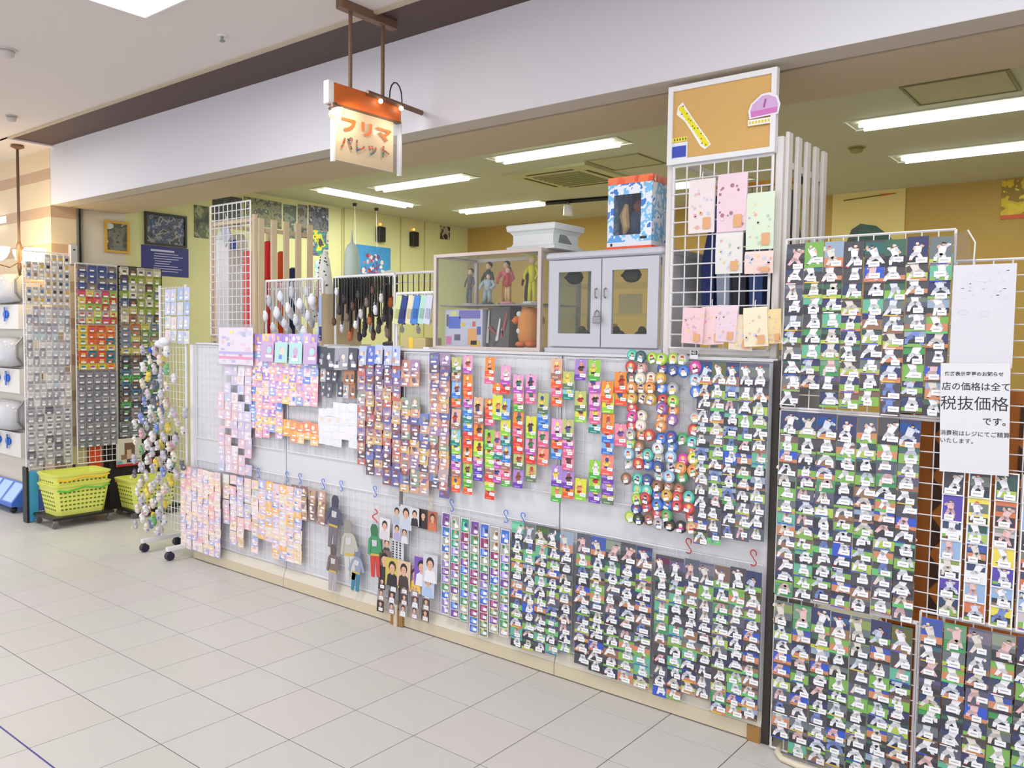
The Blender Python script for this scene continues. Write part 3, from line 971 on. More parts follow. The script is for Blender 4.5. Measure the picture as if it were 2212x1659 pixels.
nc += rows_of('charm_packet', 'pink and blue charm packet beside the pale stickers', 'charm packet', 'pink and blue charm packets', (540, 728), (688, 962), 10, 14, .07, .066, PINKS,
              lambda c, r: not (c >= 5 and r >= 9) and not (r == 13 and c in (0, 3)), seed=6, y=YC)
nc += rows_of('charm_packet', 'large glossy charm bag overhanging the counter edge', 'charm packet', 'large charm bags at the counter edge', (566, 722), (686, 788), 4, 1, .12, .12, [(120, 140, 220), (200, 170, 210), (180, 220, 216), (226, 130, 180), (240, 220, 200)], y=YC - .016, seed=13, nvar=4)
nc += rows_of('charm_packet', 'orange charm packet low beside the white tags', 'charm packet', 'orange charm packets', (614, 916), (688, 964), 5, 3, .07, .06, [(244, 176, 90), (240, 196, 110), (246, 206, 150), (236, 150, 110)], lambda c, r: (c, r) not in ((0, 2), (3, 2)), seed=61, y=YC)
nc += rows_of('white_tag', 'plain white square tag beside the charm packets', 'tag', 'plain white square tags', (690, 868), (772, 970), 5, 6, .07, .046, [(236, 235, 240), (230, 230, 236)], lambda c, r: not (r == 5 and c == 3) and not (r == 0 and c in (0, 1)), tagp=0, seed=7, nvar=5, tilt=.03)
nc += rows_of('collar_strap', 'grey hanging strap in a clear bag above the white tags', 'strap', 'grey straps above the white tags', (690, 728), (772, 800), 5, 1, .074, .12, GREYS, seed=8, y=YC - .004, nvar=5)
nc += rows_of('collar_strap', 'dark slim strap below the bagged ones', 'strap', 'dark slim straps above the white tags', (694, 795), (768, 862), 6, 2, .045, .085, GREYS + [(176, 120, 80)], lambda c, r: (c + r) % 4 != 3, seed=9, nvar=8)
nc += rows_of('mini_card', 'small mixed character card before the joint post', 'mini card', 'small mixed cards before the joint post', (774, 762), (866, 1052), 5, 17, .062, .06, MIXED, lambda c, r: not (r == 16 and c in (0, 1, 2)) and not (r == 15 and c == 0), seed=10)
nc += rows_of('mini_card', 'larger bright card at the counter edge before the joint', 'mini card', 'larger bright cards before the joint post', (776, 722), (866, 790), 5, 1, .058, .10, [(90, 110, 200), (240, 214, 180), (220, 140, 90), (180, 190, 220)], seed=14, y=YC - .010, nvar=5)
nc += rows_of('mini_card', 'small mixed character card after the joint post', 'mini card', 'small mixed cards after the joint post', (868, 768), (970, 1078), 5, 18, .066, .06, MIXED,
              lambda c, r: not (c <= 2 and r in (0, 4)) and not (c == 2 and r < 8) and not (c <= 1 and r in (5,)) and not (c == 3 and r == 17), seed=11)
nc += rows_of('soft_packet', 'small pale pink packet low on the counter corner', 'soft packet', 'pale pink packets low on the counter corner', (391, 1012), (478, 1206), 7, 16, .064, .056, SOFT, seed=16, y=YC - .022)
nc += rows_of('soft_packet', 'small cream packet in the middle low block', 'soft packet', 'cream packets of the middle low block', (482, 1030), (560, 1195), 5, 13, .07, .056, SOFT + [(222, 196, 150), (230, 228, 224), (206, 210, 200)], lambda c, r: not (r > 8 and c in (0, 3)) and (c * 3 + r) % 9 != 4, seed=17, y=YC - .004)
nc += rows_of('soft_packet', 'small rose packet beside the brown cards', 'soft packet', 'rose packets beside the brown cards', (560, 1045), (652, 1222), 6, 14, .072, .056, SOFT + [(110, 150, 220), (244, 190, 110)], lambda c, r: not (r > 10 and c < 2), seed=18, y=YC - .006)
nc += rows_of('mini_card', 'small brown character card low on the counter', 'mini card', 'small brown cards low on the counter', (628, 1052), (706, 1135), 4, 4, .062, .062, BROWN, seed=19, y=YC - .004, nvar=12)
print('packets', nc)

# ---- white bordered game cards
GAME = [(90, 150, 110), (74, 110, 200), (120, 80, 150), (140, 60, 110), (110, 130, 100), (170, 170, 160), (60, 150, 120), (150, 130, 190)]
r7 = random.Random(17)
p0, p1 = on_y(945, 1118, YC), on_y(1112, 1120, YC)
gv = []
for k, a in enumerate(GAME * 3):
    w, h = .054, .07
    m = MB().box(-w / 2, w / 2, -.0008, .0008, -h, 0, (236, 236, 236))
    m.quad(-w / 2 + .003, w / 2 - .003, -h + .003, -.003, -.001, a)
    m.limb((r7.uniform(-.01, .01), -h * .85), (r7.uniform(-.01, .01), -h * .25), .012, .005, -.0012, tuple(min(255, v + 60) for v in a))
    m.disc(r7.uniform(-.01, .01), -h * .45, .009, -.0014, r7.choice(FIG), 7)
    m.quad(-.002, .02, -h + .012, -h + .026, -.0017, (246, 246, 246))
    m.quad(.014, .024, -h + .002, -h + .008, -.0018, (230, 190, 90))
    gv.append(m.mesh('game_card', PRINT))
for c in range(7):
    ztop = .645 - .004 * c
    for r in range(12 + (1 if c in (3, 4) else 0)):
        z = ztop - (0 if r == 0 else .05 + (r - 1) * .0385)
        if z - .07 < .085:
            continue
        x = -1.655 + (c + .5) * .0625
        o = link('game_card', gv[(r7.randrange(8) if r > 9 and c > 3 else r7.randrange(24))], None, (x, YC - .004, z), (-.05, r7.uniform(-.02, .02), 0))
        tag(o, f'white bordered game card beside the photo portraits, {ORD[c + 1]} column, {ORD[r + 1]} row', 'game card', 'white bordered game cards')

# ---- photo portraits of entertainers
r8 = random.Random(23)


def portrait(w, h, bg, top, hair, skin=(226, 176, 146)):
    m = MB().box(-w / 2, w / 2, -.0007, .0007, -h, 0, (232, 232, 232), bg)
    y = -.0009
    m.poly([(-w * .42, -h), (w * .42, -h), (w * .34, -h * .62), (w * .1, -h * .52), (-w * .1, -h * .52), (-w * .34, -h * .62)], y, top)
    m.limb((0, -h * .58), (0, -h * .42), w * .1, w * .1, y - .0001, skin)
    m.disc(0, -h * .3, w * .27, y - .0002, hair, 10, h * .21)
    m.disc(0, -h * .36, w * .2, y - .0004, skin, 10, h * .15)
    for s in (-1, 1):
        m.quad(s * w * .085 - w * .03, s * w * .085 + w * .03, -h * .365, -h * .35, y - .0006, (50, 40, 40))
    m.quad(-w * .06, w * .06, -h * .45, -h * .438, y - .0006, (186, 96, 90))
    return m


PORT = [(832, 1120, 46, 'white shirt', (226, 222, 224), (214, 210, 214), (44, 36, 34)), (858, 1092, 40, 'dark hair', (196, 200, 204), (176, 186, 200), (40, 34, 32)), (878, 1092, 52, 'pale shirt', (206, 206, 212), (196, 204, 222), (46, 36, 32)),
        (896, 1098, 38, 'black suit', (214, 214, 216), (44, 44, 50), (40, 34, 32)), (915, 1100, 42, 'black jacket', (60, 50, 48), (46, 42, 46), (36, 30, 30)), (935, 1105, 42, 'orange print', (176, 96, 70), (206, 120, 84), (60, 40, 34)),
        (858, 1130, 36, 'lilac top', (200, 196, 210), (176, 170, 206), (44, 36, 34)), (874, 1138, 36, 'white top', (170, 166, 170), (222, 222, 226), (40, 34, 32)), (836, 1160, 40, 'tan face', (186, 180, 178), (60, 56, 60), (44, 36, 34)),
        (831, 1188, 62, 'long dark coat', (120, 96, 88), (48, 44, 48), (40, 32, 32)), (848, 1206, 60, 'black coat', (206, 190, 90), (44, 42, 46), (52, 42, 40)), (873, 1212, 56, 'orange light', (222, 190, 160), (70, 56, 52), (44, 34, 30)),
        (897, 1222, 58, 'yellow top', (160, 130, 150), (236, 200, 90), (50, 38, 44)), (911, 1204, 62, 'violet ground', (120, 84, 180), (230, 230, 240), (44, 36, 44)), (926, 1240, 50, 'blue dress', (200, 206, 224), (170, 196, 232), (60, 44, 44)),
        (930, 1198, 60, 'white collar', (206, 206, 214), (232, 232, 238), (48, 40, 48))]
for k, (px, py, hp, what, bg, top, hair) in enumerate(PORT):
    y = -.010 - .0028 * (k % 4)
    p, q = on_y(px, py, y), on_y(px, py + hp, y)
    h = p[2] - q[2]
    o = put('portrait_photo', portrait(h * .7, h, bg, top, hair), PRINT, None, (p[0], y, p[2]), (-.03, r8.uniform(-.03, .03), 0))
    tag(o, f'portrait photo with {what} in the photo cluster under the grey joint post', 'photo', 'portrait photos under the joint post')
for k in range(15):
    c, r = k % 5, k // 5
    px, py = 826 + c * 24 + r8.uniform(-2, 2), 1246 + c * 5 + r * 24
    p = on_y(px, py, -.012)
    bg = r8.choice([(60, 54, 58), (90, 80, 84), (150, 140, 146), (74, 60, 70)])
    o = put('portrait_photo', portrait(.055, .066, bg, r8.choice([(220, 220, 226), (44, 42, 46), (180, 150, 150)]), (44, 36, 34)), PRINT, None, (p[0], -.012 + .003 * (2 - r) - .006 , p[2]), (-.06, 0, 0))
    tag(o, f'small dark portrait photo, {ORD[c + 1]} across in the {ORD[r + 1]} row under the big portraits', 'photo', 'small portraits under the big ones')
    link('price_sticker', ST_ME[0], o, (.006, -.0036, -.05))
t = thing('caption_card', 'grey caption card with black vertical marks among the portraits', 'card', (*on_y(858, 1165, -.008)[[0]], -.008, on_y(858, 1165, -.008)[2]))
m = MB().box(-.05, .05, -.0006, .0006, -.13, 0, (212, 212, 216))
for k in range(3):
    for j in range(9):
        m.quad(-.035 + k * .026, -.022 + k * .026, -.125 + j * .013, -.117 + j * .013 + .001 * (j % 2), -.0008, (60, 58, 62))
put('card', m, PRINT, t)


# ---- hanging cut-out figures (plain, no likeness)
def cutout(label, px, py, hpx, body, trim, arms, lean):
    y = -.016
    p, q = on_y(px, py, y), on_y(px, py + hpx, y)
    H = p[2] - q[2]
    t = thing('cutout_figure', label, 'cutout figure', (p[0], y, p[2]), (0, lean, 0))
    def slab(name, pts, col, d):
        m = MB()
        m.loft([[(x * H, -d, z * H) for x, z in pts], [(x * H, -d + .003, z * H) for x, z in pts]], col)
        put(name, m, PRINT, t)
    slab('body', [(-.13, -.62), (.12, -.6), (.16, -.3), (.06, -.2), (-.07, -.2), (-.17, -.3)], body, .003)
    slab('head', [(-.085, -.22), (.085, -.22), (.1, -.08), (.05, 0), (-.05, 0), (-.1, -.08)], tuple(int(v * .8) for v in body), .0045)
    slab('leg', [(-.12, -1.0), (-.03, -1.0), (0, -.58), (-.13, -.6)], trim, .004)
    slab('leg', [(.03, -.98), (.13, -.98), (.12, -.58), (0, -.58)], trim, .004)
    slab('arm', [(-.16 - arms, -.58), (-.1 - arms, -.6), (-.08, -.27), (-.16, -.3)], body, .0052)
    slab('arm', [(.1 + arms, -.52), (.17 + arms, -.5), (.16, -.28), (.09, -.26)], body, .0052)
    slab('chest_panel', [(-.06, -.42), (.06, -.41), (.07, -.3), (-.07, -.3)], (206, 204, 208), .0056)
    slab('belt', [(-.12, -.6), (.12, -.59), (.12, -.55), (-.12, -.56)], (206, 176, 84), .0058)


cutout('dark grey armoured cutout figure hanging highest among the cutouts', 726, 1070, 116, (86, 88, 110), (120, 112, 118), .1, .1)
cutout('silver and cream cutout figure hanging beside the dark grey one', 752, 1122, 130, (190, 186, 176), (206, 206, 200), .06, -.08)
cutout('brown legged cutout figure hanging lowest of the cutouts', 722, 1176, 102, (128, 108, 108), (176, 170, 176), .04, .05)
cutout('blue and silver cutout figure with teal leg above the plinth', 775, 1182, 98, (150, 160, 184), (60, 130, 160), .1, .12)
cutout('red and green cutout figure hanging beside the portraits', 809, 1132, 114, (70, 150, 100), (206, 66, 60), .03, -.05)
p = on_y(810, 1100, -.014)
t = thing('red_ribbon', 'small red looped ribbon above the red and green cutout', 'ribbon', (p[0], -.014, p[2]))
put('ribbon_loop', MB().tube([(0.02 * math.sin(a * .9), 0, -.07 * a / 9) for a in range(10)], .004, 5, (214, 90, 90)), PRINT, t)

# ---- S-hooks along the lower grids
for px, py, cn, col in ((556, 1022, 'blue', 0), (618, 1030, 'blue', 0), (646, 1034, 'blue', 0), (696, 1046, 'blue', 0), (735, 1050, 'blue', 0), (808, 1062, 'blue', 0), (928, 1086, 'yellow', 1), (974, 1092, 'blue', 0),
                        (1091, 1116, 'blue', 0), (1128, 1122, 'blue', 0), (1486, 1180, 'red', 2), (1626, 1206, 'red', 2)):
    p = on_y(px, py, .002)
    c = [(70, 110, 220), (232, 214, 150), (190, 50, 56)][col]
    m = MB().tube([(.012 * math.cos(a), 0, .018 + .012 * math.sin(a)) for a in np.linspace(-.6, PI + .4, 8)] + [(0, 0, 0)] + [(.012 * math.cos(a), 0, -.018 + .012 * math.sin(a)) for a in np.linspace(PI * .4, -PI + .6, 8)], .0022, 5, c)
    names = {556: 'above the cream packets', 618: 'above the rose packets', 646: 'beside the brown cards', 696: 'at the edge of the brown cards', 735: 'above the dark cutout', 808: 'above the red ribbon', 928: 'under the mini cards',
             974: 'above the first game card', 1091: 'above the last game cards', 1128: 'above the first lower player cards', 1486: 'above the widest player card block', 1626: 'beside the dark end post'}
    tag(put('grid_hook', m, PRINT, None, (p[0], .008, p[2])), f'{cn} plastic hook {names[px]}', 'hook', 'plastic hooks on the lower grids')

# ================================================================== THINGS STANDING ON THE COUNTER
ZT = CT + .0125
m_rack = mat('white_rack_paint', (226, 220, 216), 0.5, noise=0.04)
m_rack2 = mat('cream_rack_wood', (218, 198, 166), 0.5, noise=0.10, scale=12)
m_cork = mat('cork', (216, 172, 104), 0.85, noise=0.12, scale=40)


def slat_rack(label, x0, x1, y0, ztop, m, n, depth, zslat, group):
    t = thing('slatted_rack', label, 'rack', (x0, y0, ZT), group=group)
    L, H = x1 - x0, ztop - ZT
    for x in (0, L):
        put('front_post', MB().bevbox(x - .014, x + .014, 0, .028, 0, H, .003), m, t)
        put('rear_post', MB().bevbox(x - .014, x + .014, depth - .028, depth, 0, H * .98, .003), m, t)
    for z in (.02, H - .03):
        put('rail', MB().box(.015, L - .015, .004, .024, z - .012, z + .012), m, t)
        put('rail', MB().box(L - .009, L + .009, .03, depth - .03, z - .012 - .06 * (z > .5), z + .012 - .06 * (z > .5)), m, t)
        put('rail', MB().box(-.009, .009, .03, depth - .03, z - .012, z + .012), m, t)
    for k in range(n):
        y = .05 + (depth - .08) * k / (n - 1)
        put('slat', MB().bevbox(L + .0095, L + .024, y - .022, y + .022, .06, zslat - ZT, .003), m, t)
    return t


RA = slat_rack('tall white wooden rack with slatted side, holding the cork board', -.482, -.035, .06, 2.265, m_rack, 5, .47, 2.285, None)
wire_grid('white wire grid on the front of the tall white rack, hung with gauze packs', -.46, -.055, ZT + .03, 2.20, .050, pitch=.055, w=.004, wf=.008, group=None)
RB = slat_rack('tall cream wooden rack with five broad slats, near the poster wall', -3.90, -3.43, .12, 2.26, m_rack2, 5, .46, 2.24, None)
wire_grid('white wire grid on the front of the cream slatted rack', -3.89, -3.44, ZT + .05, 2.345, .110, pitch=.05, w=.0045, wf=.008, group=None)

# cork board above the white rack
t = thing('cork_board', 'cork board in a white frame on top of the white rack, with cake stickers', 'notice board', (-.262, .042, 2.205))
put('cork_sheet', MB().box(-.205, .205, -.004, .006, .015, .29), m_cork, t)
for a in ((-.22, .22, 0, .02), (-.22, .22, .285, .305), (-.22, -.2, .02, .285), (.2, .22, .02, .285)):
    put('frame_strip', MB().box(a[0], a[1], -.012, .008, a[2], a[3]).box(a[0], a[1], .008, .014, a[2] - .001, a[3] + .001), M_WHITE, t)
rr = random.Random(2)
def sticker(label, x, z, build):
    o = thing('sticker', label, 'sticker', (-.262 + x, .0375 - (.0085 if x > .1 else 0), 2.205 + z), group='stickers on the cork board')
    m = MB()
    build(m)
    put('print', m, PRINT, o)
    return o
def arrow(m):
    P = [(-.07, .08), (-.05, .095), (-.01, .035), (.03, -.02), (.06, -.06), (.075, -.085), (.05, -.1), (.03, -.085), (-.005, -.03), (-.04, .02), (-.075, .05)]
    m.poly(list(reversed(P)), -.0006, (240, 240, 236))
    for i in range(12):
        f = i / 11
        x, z = -.055 + .11 * f, .07 - .15 * f
        m.disc(x, z, .012, -.001 - .00002 * i, (236, 222, 40), 7)
        m.disc(x + rr.uniform(-.008, .008), z + rr.uniform(-.01, .01), .003, -.0016, (90, 80, 30), 5)
sticker('long white edged sticker with yellow lettering dots, slanting down the cork board', -.11, .145, arrow)
def cake(m):
    m.poly([(-.055, -.035), (.055, -.03), (.062, .005), (.05, .035), (.02, .052), (-.01, .05), (-.05, .02), (-.06, -.005)], -.0006, (236, 232, 240))
    m.poly([(-.048, -.03), (.05, -.025), (.054, .004), (.044, .03), (.015, .044), (-.008, .043), (-.044, .016), (-.052, -.004)], -.0009, (206, 170, 208))
    m.poly([(-.048, -.03), (.05, -.025), (.053, -.004), (-.05, -.008)], -.0011, (206, 120, 186))
    m.limb((0, .0), (.006, .03), .004, .004, -.0013, (170, 90, 160))
    m.quad(-.06, .03, -.06, -.038, -.0006, (238, 236, 230))
    for i in range(7):
        m.quad(-.056 + i * .012, -.048 + i * .012, -.054, -.044, -.0009, (220, 206, 60))
sticker('pink cake shaped sticker with a yellow word strip, on the frame edge', .175, .165, cake)
def blue(m):
    m.quad(-.036, .036, -.035, .03, -.0006, (226, 228, 236))
    m.quad(-.03, .03, -.028, .016, -.0009, (52, 74, 176))
    m.quad(-.04, .034, .033, .05, -.0006, (232, 222, 70))
    for i in range(6):
        m.quad(-.036 + i * .012, -.03 + i * .012, .037, .046, -.0009, (110, 100, 40))
sticker('small blue picture sticker under a yellow word strip', -.17, .055, blue)

# gauze packs on the white rack's grid
GA = [((236, 222, 222), 'pale pink patterned', 1518, 390, 1490, 1546, 505), ((236, 208, 218), 'rose pink spotted', 1587, 378, 1552, 1616, 502), ((218, 230, 206), 'pale green', 1645, 418, 1615, 1675, 540),
      ((226, 224, 220), 'grey dotted', 1578, 500, 1548, 1606, 592), ((238, 214, 204), 'coral sprigged', 1642, 544, 1610, 1672, 592), ((238, 200, 206), 'pink fruit print', 1500, 665, 1478, 1524, 742),
      ((242, 206, 210), 'pink and yellow print', 1538, 662, 1516, 1562, 744), ((232, 208, 216), 'red trimmed', 1572, 660, 1552, 1596, 738), ((240, 226, 196), 'cream print', 1632, 664, 1606, 1658, 748), ((234, 214, 190), 'beige', 1606, 680, 1580, 1632, 756), ((240, 214, 160), 'yellow edged', 1668, 668, 1652, 1688, 742)]
for k, (c, nm, px, py, pa, pb, pz) in enumerate(GA):
    y = .036 - .006 * (k % 3) - (.02 if k > 4 else 0)
    a, b_ = on_y(pa, py, y), on_y(pb, py, y)
    w, h = b_[0] - a[0], a[2] - on_y(pa, pz, y)[2]
    o = thing('gauze_pack', f'{nm} gauze pack with a kraft label hanging on the white rack', 'gauze pack', ((a[0] + b_[0]) / 2, y, a[2]), (0, .06 * (k > 4) * (1 if k % 2 else -1), 0), 'gauze packs on the white rack')
    m = MB()
    m.loft([[(-w / 2, -.002, -h), (w / 2, -.002, -h), (w / 2, .002, -h), (-w / 2, .002, -h)], [(-w / 2, -.006, -h * .6), (w / 2, -.006, -h * .6), (w / 2, .003, -h * .6), (-w / 2, .003, -h * .6)],
            [(-w / 2, -.005, -h * .15), (w / 2, -.005, -h * .15), (w / 2, .003, -h * .15), (-w / 2, .003, -h * .15)], [(-w / 2, -.001, 0), (w / 2, -.001, 0), (w / 2, .001, 0), (-w / 2, .001, 0)]], c)
    for _ in range(16):
        x, z = rr.uniform(-w * .42, w * .42), rr.uniform(-h * .9, -h * .2)
        cc = rr.choice([tuple(max(0, v - 26) for v in c), (232, 170, 170), (240, 214, 150), (200, 206, 226)]) if k != 1 else rr.choice([(176, 120, 140), (236, 214, 222)])
        m.disc(x, z, w * rr.uniform(.03, .07), -.0064, cc, 6)
    put('folded_cloth', m, MATTE, o)
    put('kraft_label', MB().box(w * .08, w * .36, -.0078, -.0068, -h * .93, -h * .72), mat('kraft_paper', (224, 170, 122), .7), o)
    put('clip', MB().tube([(0, 0, 0), (0, 0, .02), (.004, -.004, .026)], .002, 5), M_BAG if k % 2 else M_WIRE, o)

# grey cabinet with two glazed doors
X0, X1, Z0, Z1, YF = -1.10, -.512, ZT, 1.892, .075
m_cab = mat('grey_cabinet_paint', (196, 196, 204), 0.4, noise=0.03)
t = thing('glass_door_cabinet', 'grey steel cabinet with two glazed doors and a small padlock', 'cabinet', ((X0 + X1) / 2, YF, Z0))
hw, H, D = (X1 - X0) / 2, Z1 - Z0, .36
b = MB()
b.box(-hw, -hw + .012, .018, .04, 0.02, H - .03).box(-hw, -hw + .012, D - .02, D, 0.02, H - .03).box(-hw, -hw + .012, .04, D - .02, 0.02, .05).box(-hw, -hw + .012, .04, D - .02, H - .06, H - .03).box(hw - .012, hw, .018, D, .02, H - .03).box(-hw + .012, hw - .012, .018, D, .02, .032).box(-hw + .012, hw - .012, .018, D, H - .042, H - .03)
put('carcass', b, m_cab, t)
put('top_cap', MB().bevbox(-hw - .008, hw + .008, -.004, D + .006, H - .03, H, .012), m_cab, t)
put('base', MB().box(-hw - .004, hw + .004, .0, D, 0, .02), m_cab, t)
for s in (0, 1):
    d = thing('door', None, None)
    d.parent = t
    a, b_ = (-hw + .018, -.003) if s == 0 else (.003, hw - .018)
    f = MB()
    f.box(a, a + .05, 0, .016, .028, H - .036).box(b_ - .05, b_, 0, .016, .028, H - .036).box(a + .05, b_ - .05, 0, .016, .028, .085).box(a + .05, b_ - .05, 0, .016, H - .088, H - .036)
    put('door_frame', f, m_cab, d)
    put('pane', MB().box(a + .05, b_ - .05, .006, .009, .085, H - .088), M_GLASS, d)
    put('handle', MB().tube([(b_ - .02 if s == 0 else a + .02, -.001, .24), (b_ - .02 if s == 0 else a + .02, -.014, .245), (b_ - .02 if s == 0 else a + .02, -.014, .275), (b_ - .02 if s == 0 else a + .02, -.001, .28)], .004, 6), M_STEEL, d)
for z in (.17, .30):
    put('glass_shelf', MB().box(-hw + .013, hw - .013, .03, D - .012, z, z + .005), M_GLASS, t)
put('side_pane', MB().box(-hw + .004, -hw + .007, .04, D - .02, .05, H - .06), M_GLASS, t)
put('back_pane', MB().box(-hw + .013, hw - .013, D - .014, D - .011, .034, H - .044), M_GLASS, t)
lk = thing('padlock', 'small steel padlock hanging on the grey cabinet doors', 'padlock', ((X0 + X1) / 2 - .012, YF - .012, Z0 + .13))
put('lock_body', MB().bevbox(-.02, .02, -.008, .004, 0, .03, .004), M_STEEL, lk)
put('shackle', MB().tube([(-.012, 0, .03), (-.012, 0, .045), (0, 0, .056), (.012, 0, .045), (.012, 0, .03)], .003, 6), M_STEEL, lk)
# little dark things inside the cabinet
def blob(label, cat, name, x, y, z, r, col, sq, m2=None):
    o = thing(name, label, cat, (x, y, z))
    put('body', MB().ball((0, 0, r * sq[2]), r, 9, 6, col, sq), MATTE, o, smooth=True)
    put('head', MB().ball((0, -r * .2, r * sq[2] * 1.9), r * .5, 8, 5, tuple(int(v * .85) for v in col)), MATTE, o, smooth=True)
    put('arm', MB().tube([(-r * .7, 0, r * sq[2] * 1.4), (-r * 1.3, -.01, r * sq[2] * .9)], r * .18, 6, col), MATTE, o)
    put('arm', MB().tube([(r * .7, 0, r * sq[2] * 1.4), (r * 1.3, -.01, r * sq[2] * .9)], r * .18, 6, col), MATTE, o)
    return o
for x, z, c, lab in ((-1.02, .305, (60, 54, 50), 'dark model on the upper shelf of the grey cabinet, behind the first door'), (-.72, .305, (70, 62, 54), 'dark model on the upper shelf of the grey cabinet, behind the second door'),
                     (-.66, .036, (84, 72, 44), 'olive brown model on the floor of the grey cabinet'), (-.97, .036, (110, 104, 84), 'grey green model low behind the first cabinet door'), (-.79, .036, (78, 62, 40), 'small brown model beside the olive one in the cabinet')):
    blob(lab, 'model', 'cabinet_model', x, YF + .11, Z0 + z + .003, .037, c, (1.25, .7, .9))
t = thing('paper_card', 'cream paper card leaning on the middle cabinet shelf', 'card', (-.78, YF + .2, Z0 + .176))
put('card', MB().box(-.06, .06, 0, .002, 0, .09), mat('cream_card', (236, 212, 156), .7), t)
t = thing('paper_card', 'orange paper card standing at the bottom of the grey cabinet', 'card', (-.93, YF + .26, Z0 + .034))
put('card', MB().box(-.05, .05, 0, .002, 0, .1), mat('orange_card', (226, 176, 96), .7), t)

# glass showcase
X0, X1, Z1 = -1.812, -1.135, 1.922
m_alu = mat('champagne_aluminium', (206, 190, 184), 0.35, 0.3, noise=0.05)
t = thing('glass_showcase', 'glass showcase with pale metal frame holding small figures', 'showcase', ((X0 + X1) / 2, .08, ZT))
hw, H, D = (X1 - X0) / 2, Z1 - ZT, .33
for x in (-hw, hw - .018):
    for y in (0, D - .018):
        put('corner_post', MB().box(x, x + .018, y, y + .018, 0, H), m_alu, t)
for z in (0, H - .016):
    for y in (0.001, D - .017):
        put('frame_rail', MB().box(-hw + .018, hw - .018, y, y + .016, z, z + .016), m_alu, t)
    for x in (-hw + .001, hw - .017):
        put('frame_rail', MB().box(x, x + .016, .018, D - .018, z, z + .016), m_alu, t)
put('floor_board', MB().box(-hw + .018, hw - .018, .018, D - .018, .004, .014), m_alu, t)
put('glass_shelf', MB().box(-hw + .02, hw - .02, .03, D - .02, .215, .222), mat('shelf_edge', (150, 140, 140), .3), t)
put('top_pane', MB().box(-hw + .017, hw - .017, .017, D - .017, H - .01, H - .005), M_GLASS, t)
put('front_pane', MB().box(-hw + .018, hw - .018, .006, .009, .016, H - .016), M_GLASS, t)
put('side_pane', MB().box(hw - .010, hw - .007, .018, D - .018, .016, H - .016), M_GLASS, t)
put('side_pane', MB().box(-hw + .007, -hw + .010, .018, D - .018, .016, H - .016), M_GLASS, t)
put('back_pane', MB().box(-hw + .018, hw - .018, D - .010, D - .007, .016, H - .016), M_GLASS, t)


def figurine(label, x, y, z, h, body, legs, head, base, lean=0.0, girth=1.0):
    """small standing figure: one continuous body with hair and a plain stand"""
    o = thing('figurine', label, 'figurine', (x, y, z), group='figurines in the glass showcase')
    put('stand', MB().lathe([(h * .2, 0), (h * .21, .006), (h * .18, .011)], n=12, col=base), MATTE, o)
    m = MB()
    g = girth * h
    for s in (-1, 1):
        m.tube([(s * g * .075, 0, .011), (s * g * .07, -.004, h * .25), (s * g * .045, 0, h * .47)], [g * .035, g * .045, g * .06], 7, legs)
        m.tube([(s * g * .11 + lean * h * .3, 0, h * .76), (s * g * .2 + lean * h * .3, -.006, h * .6), (s * g * .15 + lean * h * .2, -g * .1, h * .5)], [g * .042, g * .035, g * .028], 6, body)
    m.tube([(0, 0, h * .45), (lean * h * .15, 0, h * .6), (lean * h * .3, 0, h * .76), (lean * h * .32, 0, h * .83)], [g * .09, g * .08, g * .105, g * .035], 8, body)
    m.ball((lean * h * .34, 0, h * .9), h * .07, 8, 6, (226, 184, 156), (1, 1, 1.2))
    put('body', m, MATTE, o, smooth=True)
    put('hair', MB().ball((lean * h * .34, .006, h * .935), h * .08, 7, 5, head, (1.05, 1, .95)), MATTE, o)
    return o


zs = ZT + .223
figurine('slim grey green figurine standing alone on the showcase shelf', -1.71, .24, zs, .19, (120, 116, 112), (100, 112, 124), (60, 50, 46), (200, 200, 200), .1, .8)
figurine('tall black suited figurine on the showcase shelf', -1.60, .26, zs, .22, (62, 62, 66), (54, 54, 60), (44, 42, 44), (150, 150, 150), 0, .85)
figurine('squat pale blue figurine beside the black suited one', -1.51, .15, zs, .15, (176, 190, 200), (160, 172, 186), (90, 96, 120), (90, 90, 90), .05, 1.5)
figurine('figurine in pink top and orange trousers on the showcase shelf', -1.445, .22, zs, .215, (232, 120, 126), (226, 156, 50), (46, 44, 66), (110, 110, 110), -.1, 1.15)
figurine('red and cream figurine between the pink and black ones', -1.385, .15, zs, .18, (196, 70, 70), (220, 190, 150), (120, 70, 50), (230, 150, 160), 0, .7)
figurine('dark haired black figurine beside the yellow one', -1.335, .25, zs, .19, (60, 52, 50), (84, 66, 58), (36, 34, 36), (220, 220, 220), .1, 1.0)
figurine('bright yellow figurine at the end of the showcase shelf', -1.25, .17, zs, .23, (226, 212, 40), (222, 206, 40), (216, 200, 36), (236, 236, 236), -.05, .9)
# lower deck of the showcase
t = thing('character_box', 'pale box printed with blue and orange shapes, in the showcase bottom', 'box', (-1.65, .13, ZT + .0145))
put('carton', MB().box(-.125, .125, 0, .12, 0, .185), mat('pale_carton', (206, 204, 226), .5), t)
m = MB()
for x0, x1, z0, z1, c in ((-.10, -.02, .09, .15, (74, 100, 206)), (-.03, .11, .14, .18, (120, 104, 190)), (-.115, -.08, .01, .05, (226, 120, 170)), (-.06, -.02, .03, .06, (90, 80, 110)), (.03, .09, .01, .09, (240, 170, 90)), (.05, .11, .0, .03, (236, 190, 70)),
                          (-.02, .01, .1, .12, (230, 200, 80)), (.06, .08, .1, .125, (220, 90, 80)), (.09, .115, .06, .1, (74, 90, 180)), (-.115, -.1, .1, .16, (100, 90, 110)), (-.085, -.045, .155, .175, (232, 222, 120))):
    m.box(x0, x1, -.0012, -.0004, z0, z1, c)
put('front_print', m, PRINT, t)
